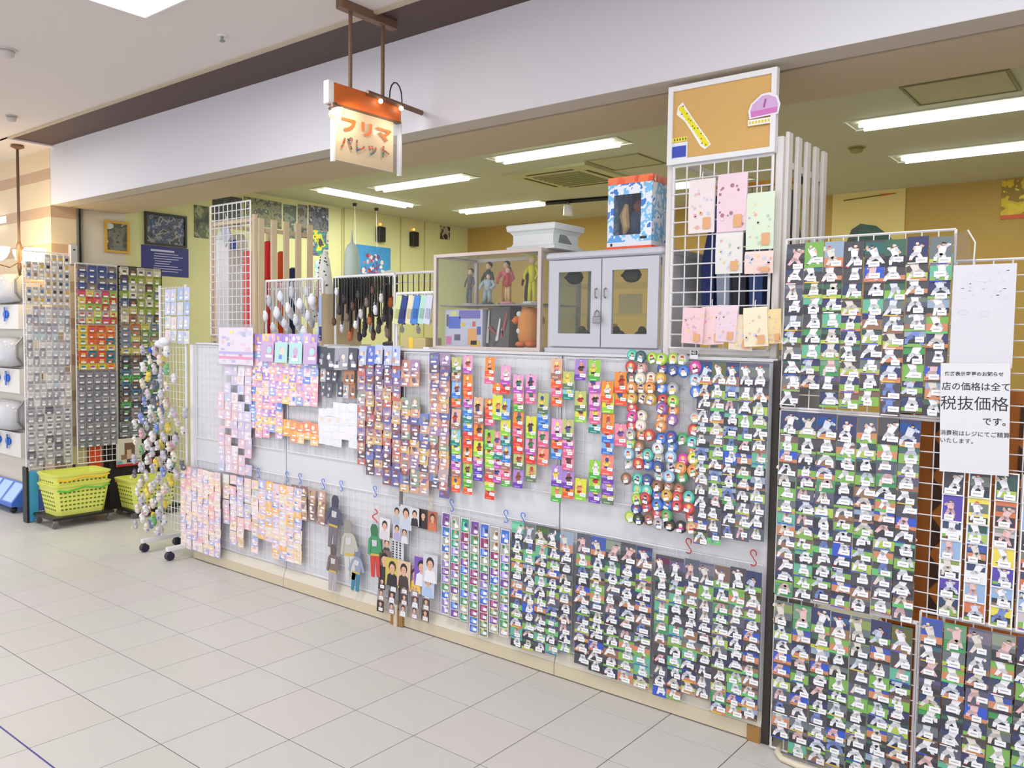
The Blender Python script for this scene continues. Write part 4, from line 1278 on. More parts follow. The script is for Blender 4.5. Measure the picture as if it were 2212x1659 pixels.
t = thing('figure_box', 'dark grey angular window box with red streaks in the showcase bottom', 'box', (-1.445, .13, ZT + .0145), (0, 0, 0))
m = MB()
m.loft([[(-.06, .02, 0), (.085, 0, 0), (.085, .12, 0), (-.06, .12, 0)], [(-.06, .02, .19), (.07, .03, .2), (.07, .12, .2), (-.06, .12, .2)]], (96, 88, 88))
put('carton', m, PRINT, t)
m = MB()
for a, b_, c in (((-.06, .02), (-.05, .18), (190, 184, 180)), ((.03, .04), (.06, .17), (186, 60, 56)), ((0, .03), (.02, .14), (226, 220, 216)), ((-.02, .01), (.05, .05), (60, 54, 56)), ((.06, .02), (.03, .09), (200, 190, 186)), ((-.05, .1), (.0, .06), (160, 60, 56))):
    m.limb(a, b_, .009, .004, -.004, c)
put('front_print', m, PRINT, t, (0, .018, 0), (-.0, 0, 0))
t = thing('rounded_toy', 'plain orange rounded toy with stubby arms and feet, in the showcase', 'toy', (-1.262, .17, ZT + .0145))
put('body', MB().lathe([(.045, .02), (.058, .05), (.06, .1), (.056, .15), (.04, .185), (.01, .195)], n=14, col=(232, 146, 66)), MATTE, t, smooth=True)
for s in (-1, 1):
    put('foot', MB().ball((s * .03, -.02, .018), .03, 8, 5, (240, 120, 40), (1, 1.3, .5)), MATTE, t, smooth=True)
    put('arm', MB().tube([(s * .055, 0, .14), (s * .075, -.01, .135), (s * .085, -.02, .12)], [.016, .018, .014], 7, (240, 126, 44)), MATTE, t, smooth=True)
for z in (.08, .16):
    put('white_button', MB().ball((-.03, -.045, z), .014, 8, 5, (236, 232, 226)), MATTE, t, smooth=True)

# white foam pedestal on the showcase
p0, p1 = on_y(1113, 541, .16), on_y(1200, 543, .16)
m_foam = mat('white_foam', (222, 226, 226), 0.8, noise=0.04)
t = thing('foam_pedestal', 'white foam pedestal with moulded edges on top of the showcase', 'pedestal', (-1.225, .245, Z1 + .0005))
prof = [(1.0, 0), (1.0, .014), (.88, .02), (.84, .032), (.84, .07), (.92, .084), (1.0, .09), (1.02, .112), (.98, .118)]
m = MB()
m.loft([[(-.15 * k, -.12 * k, z), (.13 * k, -.12 * k, z), (.13 * k, .12 * k, z), (-.15 * k, .12 * k, z)] for k, z in prof])
put('block', m, m_foam, t)
put('grey_recess', MB().loft([[(.1095, -.06, .03), (.1115, -.06, .03), (.1115, .05, .03), (.1095, .05, .03)], [(.1095, -.05, .068), (.1115, -.05, .068), (.1115, .0, .068), (.1095, .0, .068)]]), mat('grey_hollow', (130, 138, 138), .8), t)
# pinkish box
t = thing('pink_carton', 'dusty pink carton half hidden behind the blue toy box', 'box', (-.83, .42, 1.893))
put('carton', MB().box(-.1, .1, -.08, .08, 0, .05).box(-.108, .108, -.088, .088, .05, .066), mat('dusty_pink', (206, 176, 164), .6), t)

# blue and orange toy box with a window
X0, X1 = -.80, -.585
t = thing('toy_box', 'blue and white toy box with orange top and clear window, on the grey cabinet', 'toy box', (-.69, .10, 1.8925))
hw, H, D = .107, .305, .2
bl = blotch('cloud_print', [(90, 160, 226), (214, 226, 240), (120, 190, 236), (232, 236, 244), (60, 120, 210)], 14, .35, 2.0)
f = MB()
f.box(-hw, -hw + .03, 0, .004, .03, H - .03).box(.055, hw, 0, .004, .03, H - .03).box(-hw + .03, .055, 0, .004, .03, .06).box(-hw + .03, .055, 0, .004, H - .075, H - .03)
put('front_card', f, bl, t)
put('side_card', MB().box(hw - .004, hw, .004, D, .03, H - .03), bl, t)
put('side_card', MB().box(-hw, -hw + .004, .004, D, .03, H - .03), bl, t)
put('back_card', MB().box(-hw + .004, hw - .004, D - .004, D, .03, H - .03), mat('navy_card', (50, 64, 110), .5), t)
m_or = blotch('orange_splash', [(238, 92, 48), (240, 120, 70), (228, 80, 40), (240, 226, 214)], 10, .4, 5.0)
put('top_band', MB().box(-hw - .001, hw + .001, -.001, D + .001, H - .03, H), m_or, t)
put('bottom_band', MB().box(-hw - .001, hw + .001, -.001, D + .001, .012, .03), mat('white_band', (226, 226, 232), .4), t)
put('base_strip', MB().box(-hw - .0015, hw + .0015, -.0015, D + .0015, 0, .012), mat('orange_strip', (236, 86, 44), .4), t)
put('window_film', MB().box(-hw + .03, .055, .001, .002, .06, H - .075), M_BAG, t)
put('printed_mark', MB().box(-.09, -.08, -.002, -.0012, .014, .026).box(.055, .085, -.0022, -.0012, .04, .05), M_INK, t)
m = MB()
m.ball((-.01, .1, .12), .05, 9, 6, (70, 86, 120), (1, .8, 1.3)).ball((0, .085, .19), .028, 8, 5, (150, 84, 80))
m.tube([(-.05, .06, .2), (-.06, .06, .15), (-.05, .06, .1), (-.06, .06, .07)], [.008, .022, .018, .006], 8, (240, 200, 130))
m.box(-.095, .095, .02, .19, .0305, .06, (70, 100, 170))
put('toy_inside', m, MATTE, t, smooth=False)

# navy coat and coloured goods seen through the white rack
for x, c, n_ in ((-.40, (46, 60, 120), 'navy'), (-.33, (176, 190, 214), 'grey blue'), (-.26, (52, 56, 70), 'dark'), (-.19, (60, 84, 150), 'blue'), (-.10, (64, 54, 50), 'brown black')):
    o = thing('garment', f'{n_} folded garment hanging inside the white slatted rack', 'garment', (x, .36, 1.62))
    put('cloth', MB().loft([[(-.025, -.1, 0), (.025, -.1, 0), (.025, .1, 0), (-.025, .1, 0)], [(-.03, -.11, .2), (.03, -.11, .2), (.03, .11, .2), (-.03, .11, .2)], [(-.008, -.03, .5), (.008, -.03, .5), (.008, .03, .5), (-.008, .03, .5)]], c), MATTE, o)
    put('hanger_hook', MB().tube([(0, 0, .5), (0, 0, .535), (0, .02, .55), (0, .03, .54)], .003, 5), M_STEEL, o)
t = thing('hanging_bar', 'orange wooden bar across the inside of the white rack', 'bar', (-.258, .36, 2.155))
put('bar', MB().tube([(-.205, 0, 0), (.205, 0, 0)], .012, 8), mat('orange_wood', (214, 150, 60), .5), t)
put('bar_end', MB().box(-.212, -.2055, -.02, .02, -.02, .02).box(.2055, .212, -.02, .02, -.02, .02), M_BLACK, t)

# ---- display rails with hanging charms behind the counter edge
m_rail = M_WIRE


def rail_stand(label, x0, x1, y, z, legs=True):
    t = thing('hanging_rail', label, 'display rail', ((x0 + x1) / 2, y, ZT))
    L = (x1 - x0) / 2
    put('rail', MB().tube([(-L, 0, z - ZT), (L, 0, z - ZT)], .008, 8), m_rail, t)
    for s in (-L, L):
        put('post', MB().tube([(s, 0, 0), (s, 0, z - ZT)], .007, 6), m_rail, t)
        put('foot', MB().box(s - .02, s + .02, -.07, .09, 0, .008), m_rail, t)
    put('cross_wire', MB().tube([(-L, .02, z - ZT - .05), (L, .02, z - ZT - .05)], .004, 6).tube([(-L, 0, z - ZT - .05), (-L, .02, z - ZT - .05)], .004, 5).tube([(L, 0, z - ZT - .05), (L, .02, z - ZT - .05)], .004, 5), m_rail, t)


KC = 0
def keychain(label, x, y, z, ls, cs, body, sq=(1, .7, 1.2), group='charms', name='hanging_charm'):
    global KC
    KC += 1
    o = thing(name, label, 'charm', (x, y, z), (0, 0, rr.uniform(-.5, .5)), group)
    m = MB().tube([(0, 0, 0), (.003, -.002, -ls * .5), (0, 0, -ls)], .0065 if 'black strap' in label else .0035, 4, cs)
    put('strap', m, MATTE, o)
    r = rr.uniform(.015, .0205)
    put('charm_body', MB().ball((0, 0, -ls - r * sq[2] * .9), r, 7, 5, body, sq), MATTE, o, smooth=True)
    put('charm_head', MB().ball((0, -r * .2, -ls - r * .15), r * .62, 7, 4, tuple(min(255, int(v * 1.08)) for v in body)), MATTE, o, smooth=True)
    return o


rail_stand('white hanging rail crowded with white plush charms', -3.36, -2.80, .17, 1.842)
for k in range(39):
    c, cn = [((226, 228, 234), 'white'), ((214, 216, 222), 'pale grey'), ((232, 232, 236), 'bright white'), ((190, 192, 198), 'grey'), ((170, 150, 140), 'tan'), ((84, 76, 78), 'dark')][(k * 5) % 6 if k % 3 == 0 else k % 3]
    x = -3.31 + .46 * (k % 13) / 12
    keychain(f'{cn} plush charm, {ORD[k % 13 + 1]} along the white charm rail, {["front", "middle", "rear"][k // 13]} line', x, .160 - .045 * (k // 13) + .06, 1.832, .04 + .24 * ((k * 7) % 11) / 10, (200, 200, 206), c, (1.3, .9, 1.8), 'plush charms on the white rail')
for k, (c, n_) in enumerate((((190, 70, 60), 'red'), ((150, 96, 76), 'brown'))):
    keychain(f'{n_} tall charm at the end of the white charm rail', -3.335 if k == 0 else -2.83, .16, 1.832, .1, (150, 80, 70), c, (.8, .7, 3.0), 'plush charms on the white rail')
rail_stand('white hanging rail crowded with black straps and leather charms', -2.66, -2.17, .15, 1.842)
cols = [(50, 44, 44), (96, 66, 52), (200, 196, 196), (176, 96, 50), (64, 58, 60), (120, 100, 92), (222, 222, 226)]
for k in range(57):
    c = cols[(k * 5) % 7]
    nm = ['black', 'brown', 'silver', 'orange', 'charcoal', 'taupe', 'white'][(k * 5) % 7]
    x = -2.625 + .42 * (k % 19) / 18
    keychain(f'{nm} charm, {ORD[k % 19 + 1]} along the black strap rail, {["front", "middle", "rear"][k // 19]} line', x, .20 - .045 * (k // 19), 1.832, .06 + .25 * ((k * 5) % 13) / 12, (34, 32, 34), c, (.9, .8, 1.3), 'charms on the black strap rail')
rail_stand('low white rail with slanting fabric packs beside the showcase', -2.12, -1.83, .12, 1.735)
FP = [((206, 214, 150), 'lime'), ((40, 62, 130), 'navy'), ((226, 214, 184), 'cream'), ((74, 130, 206), 'blue'), ((176, 214, 200), 'mint'), ((204, 206, 226), 'lilac')]
for k, (c, n_) in enumerate(FP):
    o = thing('fabric_pack', f'{n_} fabric pack slanting on the low rail beside the showcase', 'fabric pack', (-2.085 + .046 * k, .108 - .004 * (k % 2), 1.722), (0, .16, 0), 'fabric packs on the low rail')
    put('folded_cloth', MB().loft([[(-.028, -.006, -.15), (.022, -.006, -.15), (.022, .004, -.15), (-.028, .004, -.15)], [(-.02, -.003, 0), (.02, -.003, 0), (.02, .002, 0), (-.02, .002, 0)]], c), MATTE, o)
    put('pattern_patch', MB().quad(-.014, .016, -.12, -.06, -.0068, tuple(max(0, v - 40) for v in c)) or MB().box(-.014, .016, -.0075, -.0064, -.12, -.07, tuple(max(0, v - 40) for v in c)), PRINT, o)
    put('clip', MB().tube([(0, 0, 0), (0, 0, .012)], .003, 5), M_WIRE, o)
t = thing('tape_box', 'small tan box with yellow tape behind the counter edge', 'box', (-1.955, .10, ZT))
put('carton', MB().box(-.09, .07, 0, .12, 0, .055), mat('tan_carton', (190, 170, 120), .6), t)
put('tape', MB().box(-.05, -.02, -.0015, .1215, -.0, .0565), mat('yellow_tape', (232, 196, 60), .5), t)
t = thing('wood_divider', 'pale wooden divider board with a blue number label', 'divider', (-2.735, .1, ZT))
put('board', MB().box(-.012, .012, 0, .3, 0, .30), M_TAN, t)
put('blue_label', MB().box(-.013, .0128, -.002, -.0004, .03, .11), mat('blue_label', (36, 62, 120), .5), t)
put('pale_label', MB().box(-.013, .0128, -.002, -.0004, .12, .29), mat('pale_blue_label', (150, 170, 206), .5), t)
link('lettering', text_mesh('8 6 8', .022, M_PAPER), t, (-.008, -.0028, .06), (0, PI / 2, 0), (1, 1, 1))
# upper rail further back with black straps, and a white ball-headed lamp, tower and spotted cone
rail_stand('upper white rail behind the black straps, hung with black cords', -2.78, -2.12, .42, 1.873)
for k in range(14):
    x = -2.74 + .58 * k / 13
    keychain(f'long black cord on the upper white rail, {ORD[k + 1]} along', x, .413, 1.864, .2 + .05 * (k % 3), (30, 29, 31), [(60, 60, 64), (150, 150, 156), (196, 196, 200)][k % 3], (.9, .7, 1.2), 'cords on the upper white rail')
t = thing('tower_model', 'pale green pointed tower model behind the black strap rail', 'model', (-2.93, .5, ZT))
put('shaft', MB().lathe([(.05, 0), (.05, .50), (.046, .56), (.04, .6), (.03, .625), (.012, .64)], n=12, col=(190, 206, 196)), MATTE, t, smooth=True)
put('spire', MB().lathe([(.01, .64), (.006, .68), (.002, .72)], n=8, col=(176, 190, 186)), MATTE, t)
t = thing('round_plush', 'round white plush head with a tiny red mark, above the black strap rail', 'plush', (-2.75, .66, ZT))
put('head', MB().ball((0, 0, .43), .055, 12, 8, (232, 236, 224), (1.1, 1, .85)), MATTE, t, smooth=True)
put('stand', MB().lathe([(.05, 0), (.045, .02), (.012, .03), (.012, .385)], n=10, col=(90, 90, 92)), MATTE, t)
put('red_mark', MB().ball((-.005, -.053, .44), .006, 6, 4, (206, 60, 60)), MATTE, t)
t = thing('spotted_cone', 'white cone shaped soft toy with black spots, beside the cream slats', 'soft toy', (-3.07, .4, ZT))
m = MB().lathe([(.085, .14), (.08, .2), (.062, .3), (.045, .42), (.028, .54), (.012, .585)], n=14, col=(226, 224, 218))
put('cone', m, MATTE, t, smooth=True)
m = MB()
for k in range(34):
    a, z = rr.uniform(-2.6, -.2), rr.uniform(.15, .56)
    r = np.interp(z, [.14, .2, .3, .42, .54, .585], [.085, .08, .062, .045, .028, .012]) + .0015
    m.ball((r * math.cos(a), r * math.sin(a), z), .006, 5, 3, (60, 56, 56), (1, 1, .8))
put('spot_pattern', m, MATTE, t)
put('stand', MB().lathe([(.06, 0), (.06, .012), (.012, .02), (.012, .139)], n=10, col=(120, 116, 112)), MATTE, t)
# tall white carton by the cream rack
t = thing('tall_carton', 'tall plain white carton standing behind the caster stand', 'box', (-4.06, .30, 0.0))
put('carton', MB().bevbox(-.085, .085, 0, .15, 0, 2.16, .004), mat('white_carton', (222, 222, 226), .6, noise=.03), t)
put('lid', MB().loft([[(-.087, -.002, 2.1605), (.087, -.002, 2.1605), (.087, .152, 2.1605), (-.087, .152, 2.1605)], [(-.07, .02, 2.22), (.075, .02, 2.2), (.075, .12, 2.2), (-.07, .12, 2.22)]]), mat('crumpled_film', (210, 214, 214), .4), t)
# red, orange and blue goods inside the cream rack
for k, (x, y, w, d, h, c, n_) in enumerate(((-3.52, .30, .05, .05, .66, (226, 40, 36), 'red'), (-3.52, .40, .05, .05, .6, (232, 96, 40), 'orange'), (-3.66, .26, .09, .1, .60, (232, 90, 90), 'pinkish red'), (-3.53, .50, .05, .05, .5, (30, 62, 110), 'navy'),
                                           (-3.78, .3, .09, .1, .5, (200, 190, 190), 'pale grey'), (-3.68, .40, .08, .06, .36, (50, 70, 150), 'blue'), (-3.56, .22, .06, .05, .42, (214, 60, 60), 'crimson'))):
    o = thing('goods_roll', f'{n_} rolled banner standing inside the cream slatted rack', 'roll', (x, y, ZT))
    put('roll', MB().lathe([(w * .5, 0), (w * .5, h), (w * .35, h + .006)], n=12, col=c), MATTE, o, smooth=False)
    put('end_cap', MB().lathe([(w * .32, h + .0065), (w * .3, h + .012)], n=10, col=(230, 226, 220)), MATTE, o)
t = thing('bird_kite', 'white and blue paper toy high inside the cream rack', 'paper toy', (-3.80, .16, 2.12))
put('wing', MB().loft([[(-.06, 0, .1), (.02, 0, .16), (.02, .01, .16), (-.06, .01, .1)], [(.0, 0, -.04), (.06, 0, .02), (.06, .01, .02), (0, .01, -.04)]], (190, 200, 214)), MATTE, t)
put('tail', MB().limb((.06, .0), (.12, -.06), .02, .01, 0, (40, 60, 130)) or MB().box(.06, .12, 0, .006, -.07, 0, (40, 60, 130)), MATTE, t)
put('string', MB().tube([(0, .005, .12), (0, .005, .18)], .002, 5, (220, 220, 220)), MATTE, t)
print('charms', KC)

# cardboard screen with dark triangles behind the right-hand grids
t = thing('cardboard_screen', 'orange brown board with dark triangles behind the wire grids', 'board', (.72, .16, 0))
put('board', MB().box(-.36, .55, 0, .02, .0, 1.36), mat('orange_board', (186, 110, 40), .6, noise=.12), t)
tri_me = MB().loft([[(0, -.004, 0), (.05, -.004, .06), (0, -.004, .12)], [(0, -.0005, 0), (.05, -.0005, .06), (0, -.0005, .12)]], (70, 44, 26)).mesh('triangle', MATTE)
for r in range(9):
    for c in range(7):
        x, z = -.34 + c * .125, .12 + r * .135
        link('triangle', tri_me, t, (x, 0, z))
put('cross_plank', MB().box(-.36, .55, -.012, -.001, .52, .57), mat('orange_plank', (206, 120, 50), .6), t)
t = thing('clear_sleeve', 'clear plastic sleeve sticking out beside the top of the tall grid', 'sleeve', (.60, -.02, 1.80))
put('film', MB().loft([[(-.03, 0, -.06), (.03, 0, -.05), (.03, .002, -.05), (-.03, .002, -.06)], [(-.03, 0, .06), (.01, -.004, .07), (.01, -.002, .07), (-.03, .002, .06)]]), M_BAG, t)
put('edge', MB().tube([(.03, 0, -.05), (.032, 0, .03), (.01, -.003, .07)], .0025, 5), M_PAPER, t)

# ================================================================== THE HANGING SHOP SIGN
m_orange = mat('orange_header', (214, 104, 34), 0.5, noise=0.12, scale=10)
m_bronze = mat('bronze_rod', (128, 98, 78), 0.45, 0.4, noise=0.1)
XS = -1.83
t = thing('hanging_sign', 'hanging shop sign with orange header, cream sheet and small spotlights', 'sign', (XS, -.35, 0))
put('ceiling_bar', MB().bevbox(-.022, .022, -.17, .17, 2.958, 2.9975, .004), m_bronze, t)
for y in (-.102, .094):
    put('rod', MB().tube([(0, y, 2.62), (0, y, 2.958)], .009, 8), m_bronze, t)
put('header', MB().bevbox(-.02, .012, -.205, .205, 2.535, 2.625, .003), m_orange, t)
put('header_end', MB().box(-.021, .013, -.235, -.2055, 2.53, 2.628), M_WHITE, t)
put('dark_rail', MB().tube([(.02, -.02, 2.622), (.02, .335, 2.606)], .013, 8), m_bronze, t)
put('lower_edge', MB().box(-.021, .0125, -.215, .205, 2.528, 2.5345), m_bronze, t)
m_acr = glass('acrylic', (248, 248, 250), .05, .3)
put('acrylic_sheet', MB().box(.004, .007, -.20, .215, 2.285, 2.528).box(-.010, -.007, -.20, .215, 2.285, 2.528), m_acr, t)
for y in (-.205, .2):
    put('acrylic_edge', MB().box(-.012, .009, y, y + .012, 2.282, 2.528), mat('acrylic_edge', (216, 218, 224), .2), t)
put('cream_sheet', MB().box(-.004, -.001, -.185, .165, 2.292, 2.528), mat('cream_sign_sheet', (246, 222, 180), .7, noise=.02), t)
m_let = mat('orange_lettering', (238, 104, 44), .6)
s_ = text_mesh('フリマ', .098, m_let, bold=.0042, spacing=1.12)
o = link('lettering', s_, t, (.0085, -.165, 2.432), (0, 0, PI / 2), (1.02, 1, .72))
mc = blotch('crayon_colours', [(60, 90, 70), (232, 150, 50), (214, 70, 50), (50, 80, 150), (90, 150, 80), (200, 80, 60), (40, 50, 90)], 34, .6, 3.0)
s_ = text_mesh('パレット', .074, mc, bold=.0022, spacing=1.08)
link('lettering', s_, t, (.0085, -.165, 2.352), (0, 0, PI / 2), (1.0, 1, .85))
t2 = put('clip_lamp', MB().lathe([(.014, 0), (.02, -.02), (.038, -.045)], n=12, caps=False), m_bronze, t, (.06, -.245, 2.512), (0, -.5, 0))
put('bulb', MB().ball((0, 0, -.04), .024, 10, 6), emis('warm_bulb', (255, 226, 180), 24.0), t2)
put('lamp_arm', MB().tube([(.0, 0, 0), (-.05, .02, .02)], .006, 6), m_bronze, t2)
put('cord', MB().tube([(.02, .12, 2.63)] + [(.02, .16 + .04 * math.cos(a), 2.64 + .07 * math.sin(a)) for a in np.linspace(PI * .9, 0, 7)] + [(.02, .2, 2.62)], .0035, 5), M_BLACK, t)
for y in (.05, .18):
    put('spot_bulb', MB().ball((.036, y, 2.597 - .03 * y), .011, 8, 5), emis('warm_spot', (255, 240, 214), 6.0), t)

for yy, en in ((-.52, .9), (-.2, .5)):
    l = bpy.data.lights.new('sign_lamp', 'SPOT')
    l.energy, l.color, l.shadow_soft_size, l.spot_size, l.spot_blend = en * 1.5, (1.0, .84, .6), .02, 2.4, .6
    lo = bpy.data.objects.new('sign_lamp', l)
    COL.objects.link(lo)
    lo.location = (XS + .12, yy, 2.50)
    lo.rotation_euler = Vector((-.12, (-.36 - yy) * .5, -.10)).to_track_quat('-Z', 'Y').to_euler()

# ================================================================== CHANDELIER BY THE STRIPED WALL
XC, YCH = -6.15, -.2
t = thing('pendant_lamp', 'bronze pendant lamp with three glowing shades before the striped wall', 'lamp', (XC, YCH, 0))
put('ceiling_rose', MB().lathe([(.045, 2.983), (.05, 2.965), (.015, 2.95)], n=12), m_bronze, t)
put('stem', MB().tube([(0, 0, 2.95), (0, 0, 2.2)], .011, 8), mat('dark_bronze', (92, 72, 58), .5, .3), t)
put('finial', MB().lathe([(.011, 2.22), (.026, 2.17), (.022, 2.1), (.012, 2.04), (.018, 2.02), (.006, 1.95)], n=10), m_bronze, t, smooth=True)
m_shade = emis('glowing_shade', (255, 222, 150), 9.0)
for a in (PI * .15, PI * .82, PI * 1.5):
    dx, dy = .15 * math.cos(a), .15 * math.sin(a)
    arm = put('arm', MB().tube([(0, 0, 2.06), (dx * .5, dy * .5, 2.01), (dx, dy, 2.03), (dx, dy, 2.06)], .007, 6), m_bronze, t)
    put('lamp_shade', MB().lathe([(.025, 2.06), (.055, 2.085), (.075, 2.13), (.08, 2.165)], dx, dy, 12), m_shade, arm, smooth=True)
l = bpy.data.lights.new('pendant_glow', 'POINT')
l.energy, l.color, l.shadow_soft_size = 2.6, (1.0, .78, .48), .12
lo = bpy.data.objects.new('pendant_glow', l)
COL.objects.link(lo)
lo.location = (XC + .1, YCH - .08, 2.24)

# ================================================================== WALL PICTURES
def poster(label, x, y0, y1, z0, z1, m, frame=None, cat='poster', name='poster', th=.004, fw=.02, group=None):
    t = thing(name, label, cat, (x, (y0 + y1) / 2, z0), group=group)
    L = (y1 - y0) / 2
    put('sheet', MB().box(0.001, th, -L, L, 0, z1 - z0), m, t)
    if frame:
        H = z1 - z0
        for a in ((-L - fw, L + fw, -fw, 0), (-L - fw, L + fw, H, H + fw), (-L - fw, -L, 0, H), (L, L + fw, 0, H)):
            put('frame_side', MB().box(.001, .018, a[0], a[1], a[2], a[3]), frame, t)
    return t


XW = -6.06
m_gold = mat('gold_frame', (214, 168, 70), .45, .2, noise=.1)
poster('grey landscape print in a gold frame near the shutter rail', XW, .455, .63, 2.21, 2.44, blotch('grey_print', [(70, 70, 66), (120, 120, 112), (90, 92, 84), (210, 218, 214)], 9, .4, 1.0), m_gold, name='framed_picture', cat='picture')
poster('dark blue and grey crowd print in a black frame beside the gold one', XW, .81, 1.17, 2.31, 2.56, blotch('crowd_print', [(44, 44, 52), (96, 92, 98), (50, 72, 120), (150, 148, 150), (60, 56, 60)], 16, .4, 2.3), mat('black_frame', (40, 34, 34), .4), name='framed_picture', cat='picture')
t = poster('navy notice poster with faint white lines beneath the black frame', XW, .76, 1.21, 2.02, 2.285, mat('navy_poster', (52, 50, 128), .5))
m = MB()
for k in range(9):
    y0 = -.15 + rr.uniform(0, .05)
    m.box(.0045, .0052, y0, y0 + rr.uniform(.12, .28), .04 + .022 * k, .046 + .022 * k + (.012 if k == 8 else 0), (196, 196, 226))
put('white_lines', m, PRINT, t)
for k, (y0, y1, z0, z1, cs, lab) in enumerate(((1.27, 1.42, 2.40, 2.70, [(54, 58, 48), (96, 100, 76), (150, 150, 110), (40, 44, 40)], 'dark green plant poster beside the tall white carton'),
                                              (1.46, 1.78, 2.56, 2.83, [(60, 62, 56), (40, 40, 40), (90, 92, 84)], 'nearly black poster high behind the white grid'),
                                              (1.80, 2.24, 2.58, 2.85, [(110, 112, 90), (136, 130, 84), (70, 72, 60), (150, 150, 130)], 'olive and grey woodland poster above the cream slats'),
                                              (2.26, 2.42, 2.50, 2.84, [(120, 130, 106), (76, 84, 70), (160, 166, 140)], 'pale olive poster beside the woodland one'),
                                              (2.44, 2.56, 2.52, 2.86, [(84, 76, 70), (130, 124, 116), (60, 54, 52)], 'brown grey poster in the poster row'),
                                              (2.58, 2.84, 2.62, 2.87, [(76, 72, 82), (110, 106, 116), (60, 60, 90), (170, 166, 160)], 'violet grey figure poster at the end of the poster row'),
                                              (2.58, 2.84, 2.35, 2.615, [(64, 60, 70), (226, 206, 50), (52, 150, 130), (96, 80, 130), (200, 190, 170)], 'dark poster with yellow and teal patches under the violet one'),
                                              (2.66, 2.86, 2.10, 2.30, [(170, 206, 226), (226, 232, 226), (110, 160, 206)], 'pale blue and white paper hanging under the yellow patches'),
                                              (3.23, 3.75, 2.20, 2.525, [(66, 150, 216), (72, 154, 220)], 'blue poster with a pink and white crowd at its lower edge'),
                                              (4.58, 4.76, 2.72, 2.945, [(70, 60, 52), (110, 90, 76), (190, 176, 160), (50, 44, 40)], 'small brown picture near the corner of the back wall'))):
    z1 = min(z1, 2.885)
    poster(lab, XW, y0, y1, z0, z1, blotch('poster_ink_%d' % k, cs, 9 + k % 3 * 4, .45, 1.3 * k), group='posters on the yellow wall')
t = bpy.data.objects['poster.%03d' % max(int(o.name.split('.')[1]) for o in bpy.data.objects if o.name.startswith('poster.') and o.get('label', '').startswith('blue poster'))]
m = MB()
for k in range(70):
    yy, zz = rr.gauss(0, .12), rr.uniform(0, .22)
    if abs(yy) > .23 - zz * .6:
        continue
    c, r0, xx = rr.choice([(214, 120, 140), (236, 222, 226), (170, 70, 90), (230, 180, 190), (120, 90, 150), (240, 236, 236)]), rr.uniform(.012, .03), .0045 + .00003 * k
    m.face([(xx, yy + r0 * math.cos(a), max(.002, zz + r0 * math.sin(a))) for a in np.linspace(0, 2 * PI, 7)[:-1]], c)
put('crowd_print', m, PRINT, t)
for y, n_ in ((3.565, 'nearer'), (4.10, 'deeper')):
    t = thing('wall_speaker', f'small black wall speaker on the yellow wall, the {n_} of two', 'speaker', (XW, y, 2.58))
    put('cabinet', MB().bevbox(.002, .07, -.05, .05, 0, .17, .006), M_BLACK, t)
    put('grille', MB().box(.0705, .073, -.042, .042, .012, .158), mat('speaker_cloth', (44, 40, 40), .9), t)
    put('orange_lamp', MB().ball((.03, 0, .2), .016, 8, 5).box(.002, .03, -.008, .008, .1985, .2015), emis('amber_lamp', (255, 176, 70), 1.5), t)
t = thing('cream_poster', 'cream poster with a plain dark green rounded shape on the back wall', 'poster', (-1.13, 5.098, 2.28))
put('sheet', MB().box(-.32, .32, -.006, -.001, 0, .63), mat('cream_poster', (226, 200, 126), .6, noise=.03), t)
m = MB()
m.poly([(-.2, .02), (.23, .02), (.25, .12), (.2, .2), (.08, .3), (-.06, .33), (-.14, .28), (-.18, .16)], -.0075, (60, 92, 82))
m.poly([(-.2, .02), (-.08, .02), (-.1, .18), (-.06, .3), (-.14, .28), (-.18, .16)], -.008, (62, 66, 70))
m.limb((-.22, .555), (.1, .575), .006, .005, -.0075, (110, 84, 40))
m.limb((.1, .575), (.24, .58), .011, .004, -.0076, (190, 100, 44))
put('print', m, PRINT, t)
t = thing('yellow_poster', 'small yellow poster with a red lower edge at the back wall', 'poster', (.09, 5.098, 2.56))
put('sheet', MB().box(-.15, .4, -.006, -.001, 0, .325), blotch('yellow_ink', [(226, 196, 30), (214, 180, 24), (150, 120, 30), (236, 210, 60)], 8, .5, 4.0), t)
put('red_edge', MB().box(-.15, .4, -.0085, -.0062, 0, .035), mat('red_edge', (206, 84, 44), .5), t)
t = thing('ceiling_hook', 'black ceiling hook with a hanging line near the poster wall', 'hook', (-5.7, 2.9, ZS))
put('hook_plate', MB().lathe([(.02, -.03), (.024, 0.01)], n=10), M_BLACK, t)
put('line', MB().tube([(0, 0, -.03), (0, .01, -.5)], .003, 5), M_WIRE, t)
t = thing('ceiling_hook', 'second black ceiling hook with a line, beside the yellow wall seam', 'hook', (-5.75, 3.25, ZS))
put('hook_plate', MB().lathe([(.02, -.03), (.024, 0.01)], n=10), M_BLACK, t)
put('line', MB().tube([(0, 0, -.03), (0, .01, -.42)], .003, 5), M_WIRE, t)
t = thing('door_intercom', 'slim grey box beside the shutter rail', 'box', (-6.03, .16, 2.06))
put('housing', MB().bevbox(-.014, .03, -.03, .03, 0, .16, .006), mat('grey_housing', (190, 190, 196), .4), t)
put('button', MB().ball((.031, 0, .12), .008, 8, 4), M_BLACK, t)

